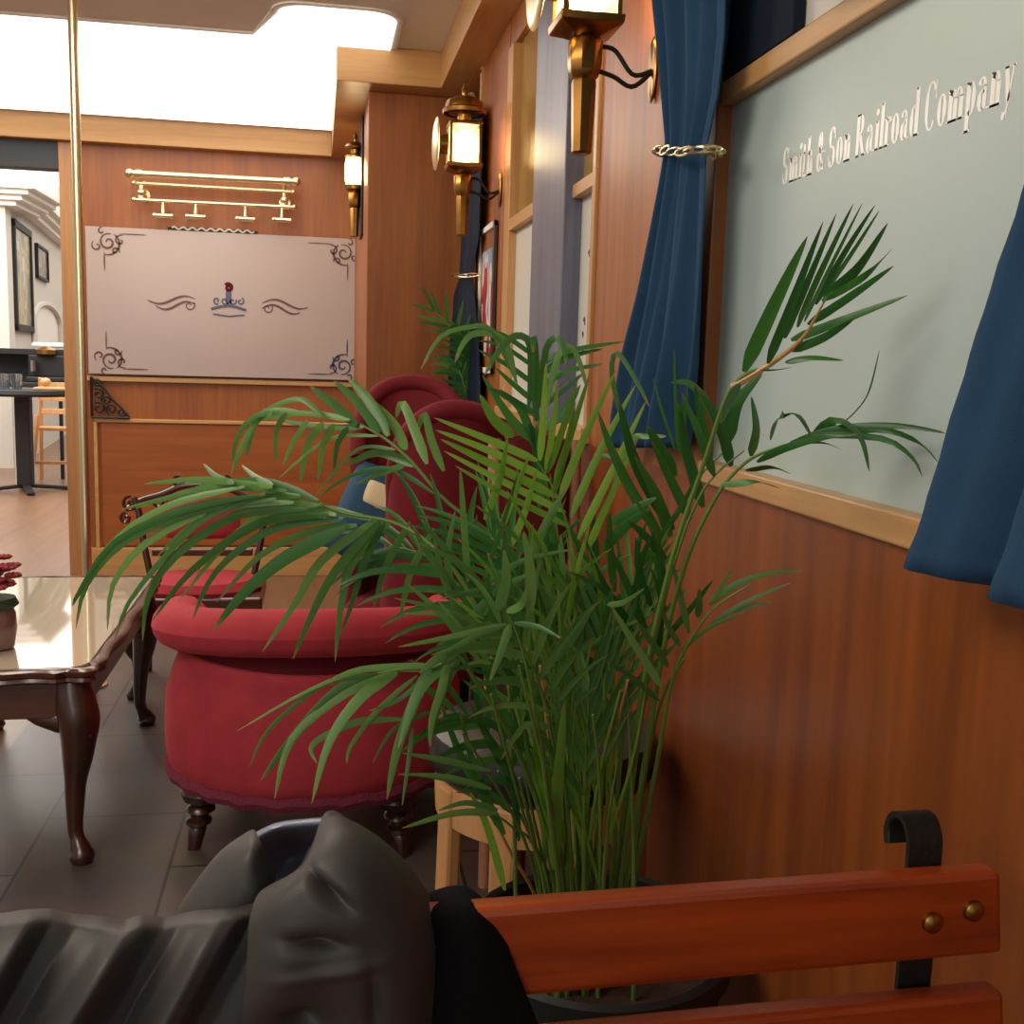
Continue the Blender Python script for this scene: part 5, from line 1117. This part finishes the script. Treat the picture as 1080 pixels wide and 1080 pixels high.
# ------------------------------------------------------------------ jacket draped on the bench
jk = thing('jacket', 'charcoal satin jacket draped over the bench back', 'jacket', (0, 0, 0))
def lattice(rows, nu, nv):
    """rows of control points -> smooth grid (Catmull-Rom both ways)"""
    rr = [spline(r, nu) for r in rows]; cols = [spline([rr[i][k] for i in range(len(rr))], nv) for k in range(nu+1)]
    return [[cols[k][j] for k in range(nu+1)] for j in range(nv+1)]
def wr_(P, amp, sc, seed=0):
    for r in P:
        for i, p in enumerate(r):
            r[i] = p+Vector((0, -1, 0))*amp*(noise.noise(p*sc+Vector((seed, 0, 0))))
    return P
top = [(-120, 966), (-60, 967), (0, 966), (30, 962), (52, 961), (75, 966), (104, 968), (132, 972), (149, 967), (172, 969), (211, 962), (250, 958), (275, 950), (310, 948)]
def topv(u):
    return lerp_tab(top, u)[0]
FOLD = [(-160, .010), (-90, .020), (-40, .014), (0, .020), (36, .026), (62, .006), (88, .004), (115, .014), (143, .029), (178, .006), (196, .003), (215, .012), (240, .024), (254, .021), (274, .002), (295, .0), (330, .004), (400, .0), (470, .006)]
P = []
for b in range(-8, 91):
    row = []
    for a in range(151):
        u = -110+400*a/150; dv = max(0, b)*2.0; f = 1-math.exp(-dv/38); s_ = u+.60*dv
        Yb = .672-.024*(1-math.exp(-dv/45))
        if b < 0: Yb = .672+.010*(-b); v = topv(u)+(b*b)*1.3
        else: v = topv(u)+dv
        if b >= 0: Yb += .020*(1-min(1, dv/16))**2
        else: Yb += .020
        Yb -= lerp_tab(FOLD, s_)[0]*(.25+1.0*f)
        row.append(at_y(u, v, Yb))
    P.append(row)
wr_(P, .003, 13)
MB().grid(P).build('body', M['satin'], jk, solid=.003, angle=80)
# hood: near bulk
def rowpx(lst): return [at_y(*p) for p in lst]
rows = [rowpx([(318, 936, .735), (326, 905, .735), (345, 868, .735), (374, 871, .735), (420, 902, .735), (452, 945, .742)]),
        rowpx([(304, 930, .705), (322, 914, .70), (346, 869, .70), (378, 873, .70), (424, 909, .705), (455, 957, .72)]),
        rowpx([(276, 942, .665), (316, 920, .655), (346, 886, .655), (382, 890, .652), (426, 930, .660), (457, 980, .69)]),
        rowpx([(265, 972, .642), (300, 948, .630), (342, 930, .626), (385, 935, .625), (428, 965, .640), (457, 1010, .67)]),
        rowpx([(262, 1012, .632), (298, 1000, .618), (342, 995, .616), (388, 1000, .618), (428, 1015, .632), (456, 1045, .665)]),
        rowpx([(258, 1055, .630), (296, 1048, .620), (340, 1044, .624), (388, 1042, .618), (428, 1055, .630), (453, 1080, .665)]),
        rowpx([(248, 1115, .632), (292, 1108, .634), (340, 1104, .640), (388, 1100, .628), (428, 1110, .635), (450, 1130, .665)])]
P = lattice(rows, 80, 90)
def dent(P, u, v, Y, ru, rv, depth, ang=0):
    c = at_y(u, v, Y); su = ru/FPX*Y; sv = rv/FPX*Y; ca, sa = math.cos(ang), math.sin(ang)
    for r in P:
        for i, p in enumerate(r):
            dx, dz = p.x-c.x, p.z-c.z; a = (dx*ca+dz*sa)/su; b = (-dx*sa+dz*ca)/sv; e = math.exp(-(a*a+b*b)); r[i] = p+Vector((0, depth*e, 0))
dent(P, 348, 937, .63, 26, 8, .014, -.65); dent(P, 335, 995, .62, 30, 10, .012, -.1); dent(P, 405, 905, .65, 22, 6, .008, -.9); dent(P, 350, 1025, .62, 50, 8, -.006, .1); dent(P, 318, 1078, .63, 30, 22, .016, -.3); dent(P, 395, 1060, .62, 10, 40, .008, .1)
wr_(P, .004, 16, 5)
MB().grid(P).build('hood', M['satin'], jk, solid=.003, angle=80)
# hood: band rising behind on the left, and the paler lining inside the opening
rows = [rowpx([(176, 1000, .745), (190, 958, .745), (228, 905, .745), (258, 882, .745), (268, 877, .742)]),
        rowpx([(180, 1000, .725), (196, 960, .722), (232, 908, .72), (261, 885, .72), (271, 881, .722)]),
        rowpx([(196, 1000, .700), (216, 968, .695), (246, 925, .692), (265, 900, .695), (275, 893, .705)]),
        rowpx([(225, 1000, .690), (245, 972, .685), (268, 940, .685), (274, 918, .695), (281, 907, .715)]),
        rowpx([(270, 1000, .690), (285, 975, .69), (288, 948, .695), (289, 930, .71), (290, 919, .735)])]
P = wr_(lattice(rows, 70, 50), .0025, 15, 9)
MB().grid(P).build('hood_band', M['satin'], jk, solid=.003, angle=80)
rows = [rowpx([(262, 884, .765), (290, 870, .762), (320, 866, .755), (352, 864, .742)]),
        rowpx([(268, 886, .75), (292, 873, .748), (320, 869, .742), (352, 867, .730)]),
        rowpx([(272, 897, .775), (294, 886, .785), (322, 882, .785), (350, 880, .770)]),
        rowpx([(278, 915, .785), (298, 905, .80), (322, 898, .80), (345, 896, .785)]),
        rowpx([(284, 945, .77), (300, 936, .785), (322, 928, .785), (342, 925, .77)])]
P = wr_(lattice(rows, 50, 50), .002, 18, 4)
lo = MB().grid(P).build('hood_lining', M['lining'], jk, solid=.003, angle=80); lo['label'] = 'blue-grey shiny lining in the hood opening'
# black sleeve / inside on the right
rows = [rowpx([(430, 962, .77), (455, 944, .77), (485, 937, .77), (505, 948, .765), (516, 962, .76)]),
        rowpx([(430, 966, .735), (455, 948, .735), (487, 940, .735), (507, 951, .735), (519, 966, .735)]),
        rowpx([(430, 985, .700), (455, 970, .690), (490, 965, .688), (515, 975, .692), (530, 990, .696)]),
        rowpx([(428, 1030, .690), (458, 1025, .672), (500, 1022, .670), (530, 1025, .680), (546, 1032, .690)]),
        rowpx([(428, 1080, .690), (458, 1080, .668), (505, 1080, .666), (546, 1080, .676), (566, 1082, .688)]),
        rowpx([(428, 1150, .690), (458, 1150, .668), (510, 1150, .666), (565, 1150, .676), (590, 1152, .688)])]
P = wr_(lattice(rows, 50, 60), .003, 18, 2)
sl = MB().grid(P).build('sleeve', M['blackwool'], jk, solid=.004, angle=80); sl['label'] = 'matt black lower right part of the jacket'
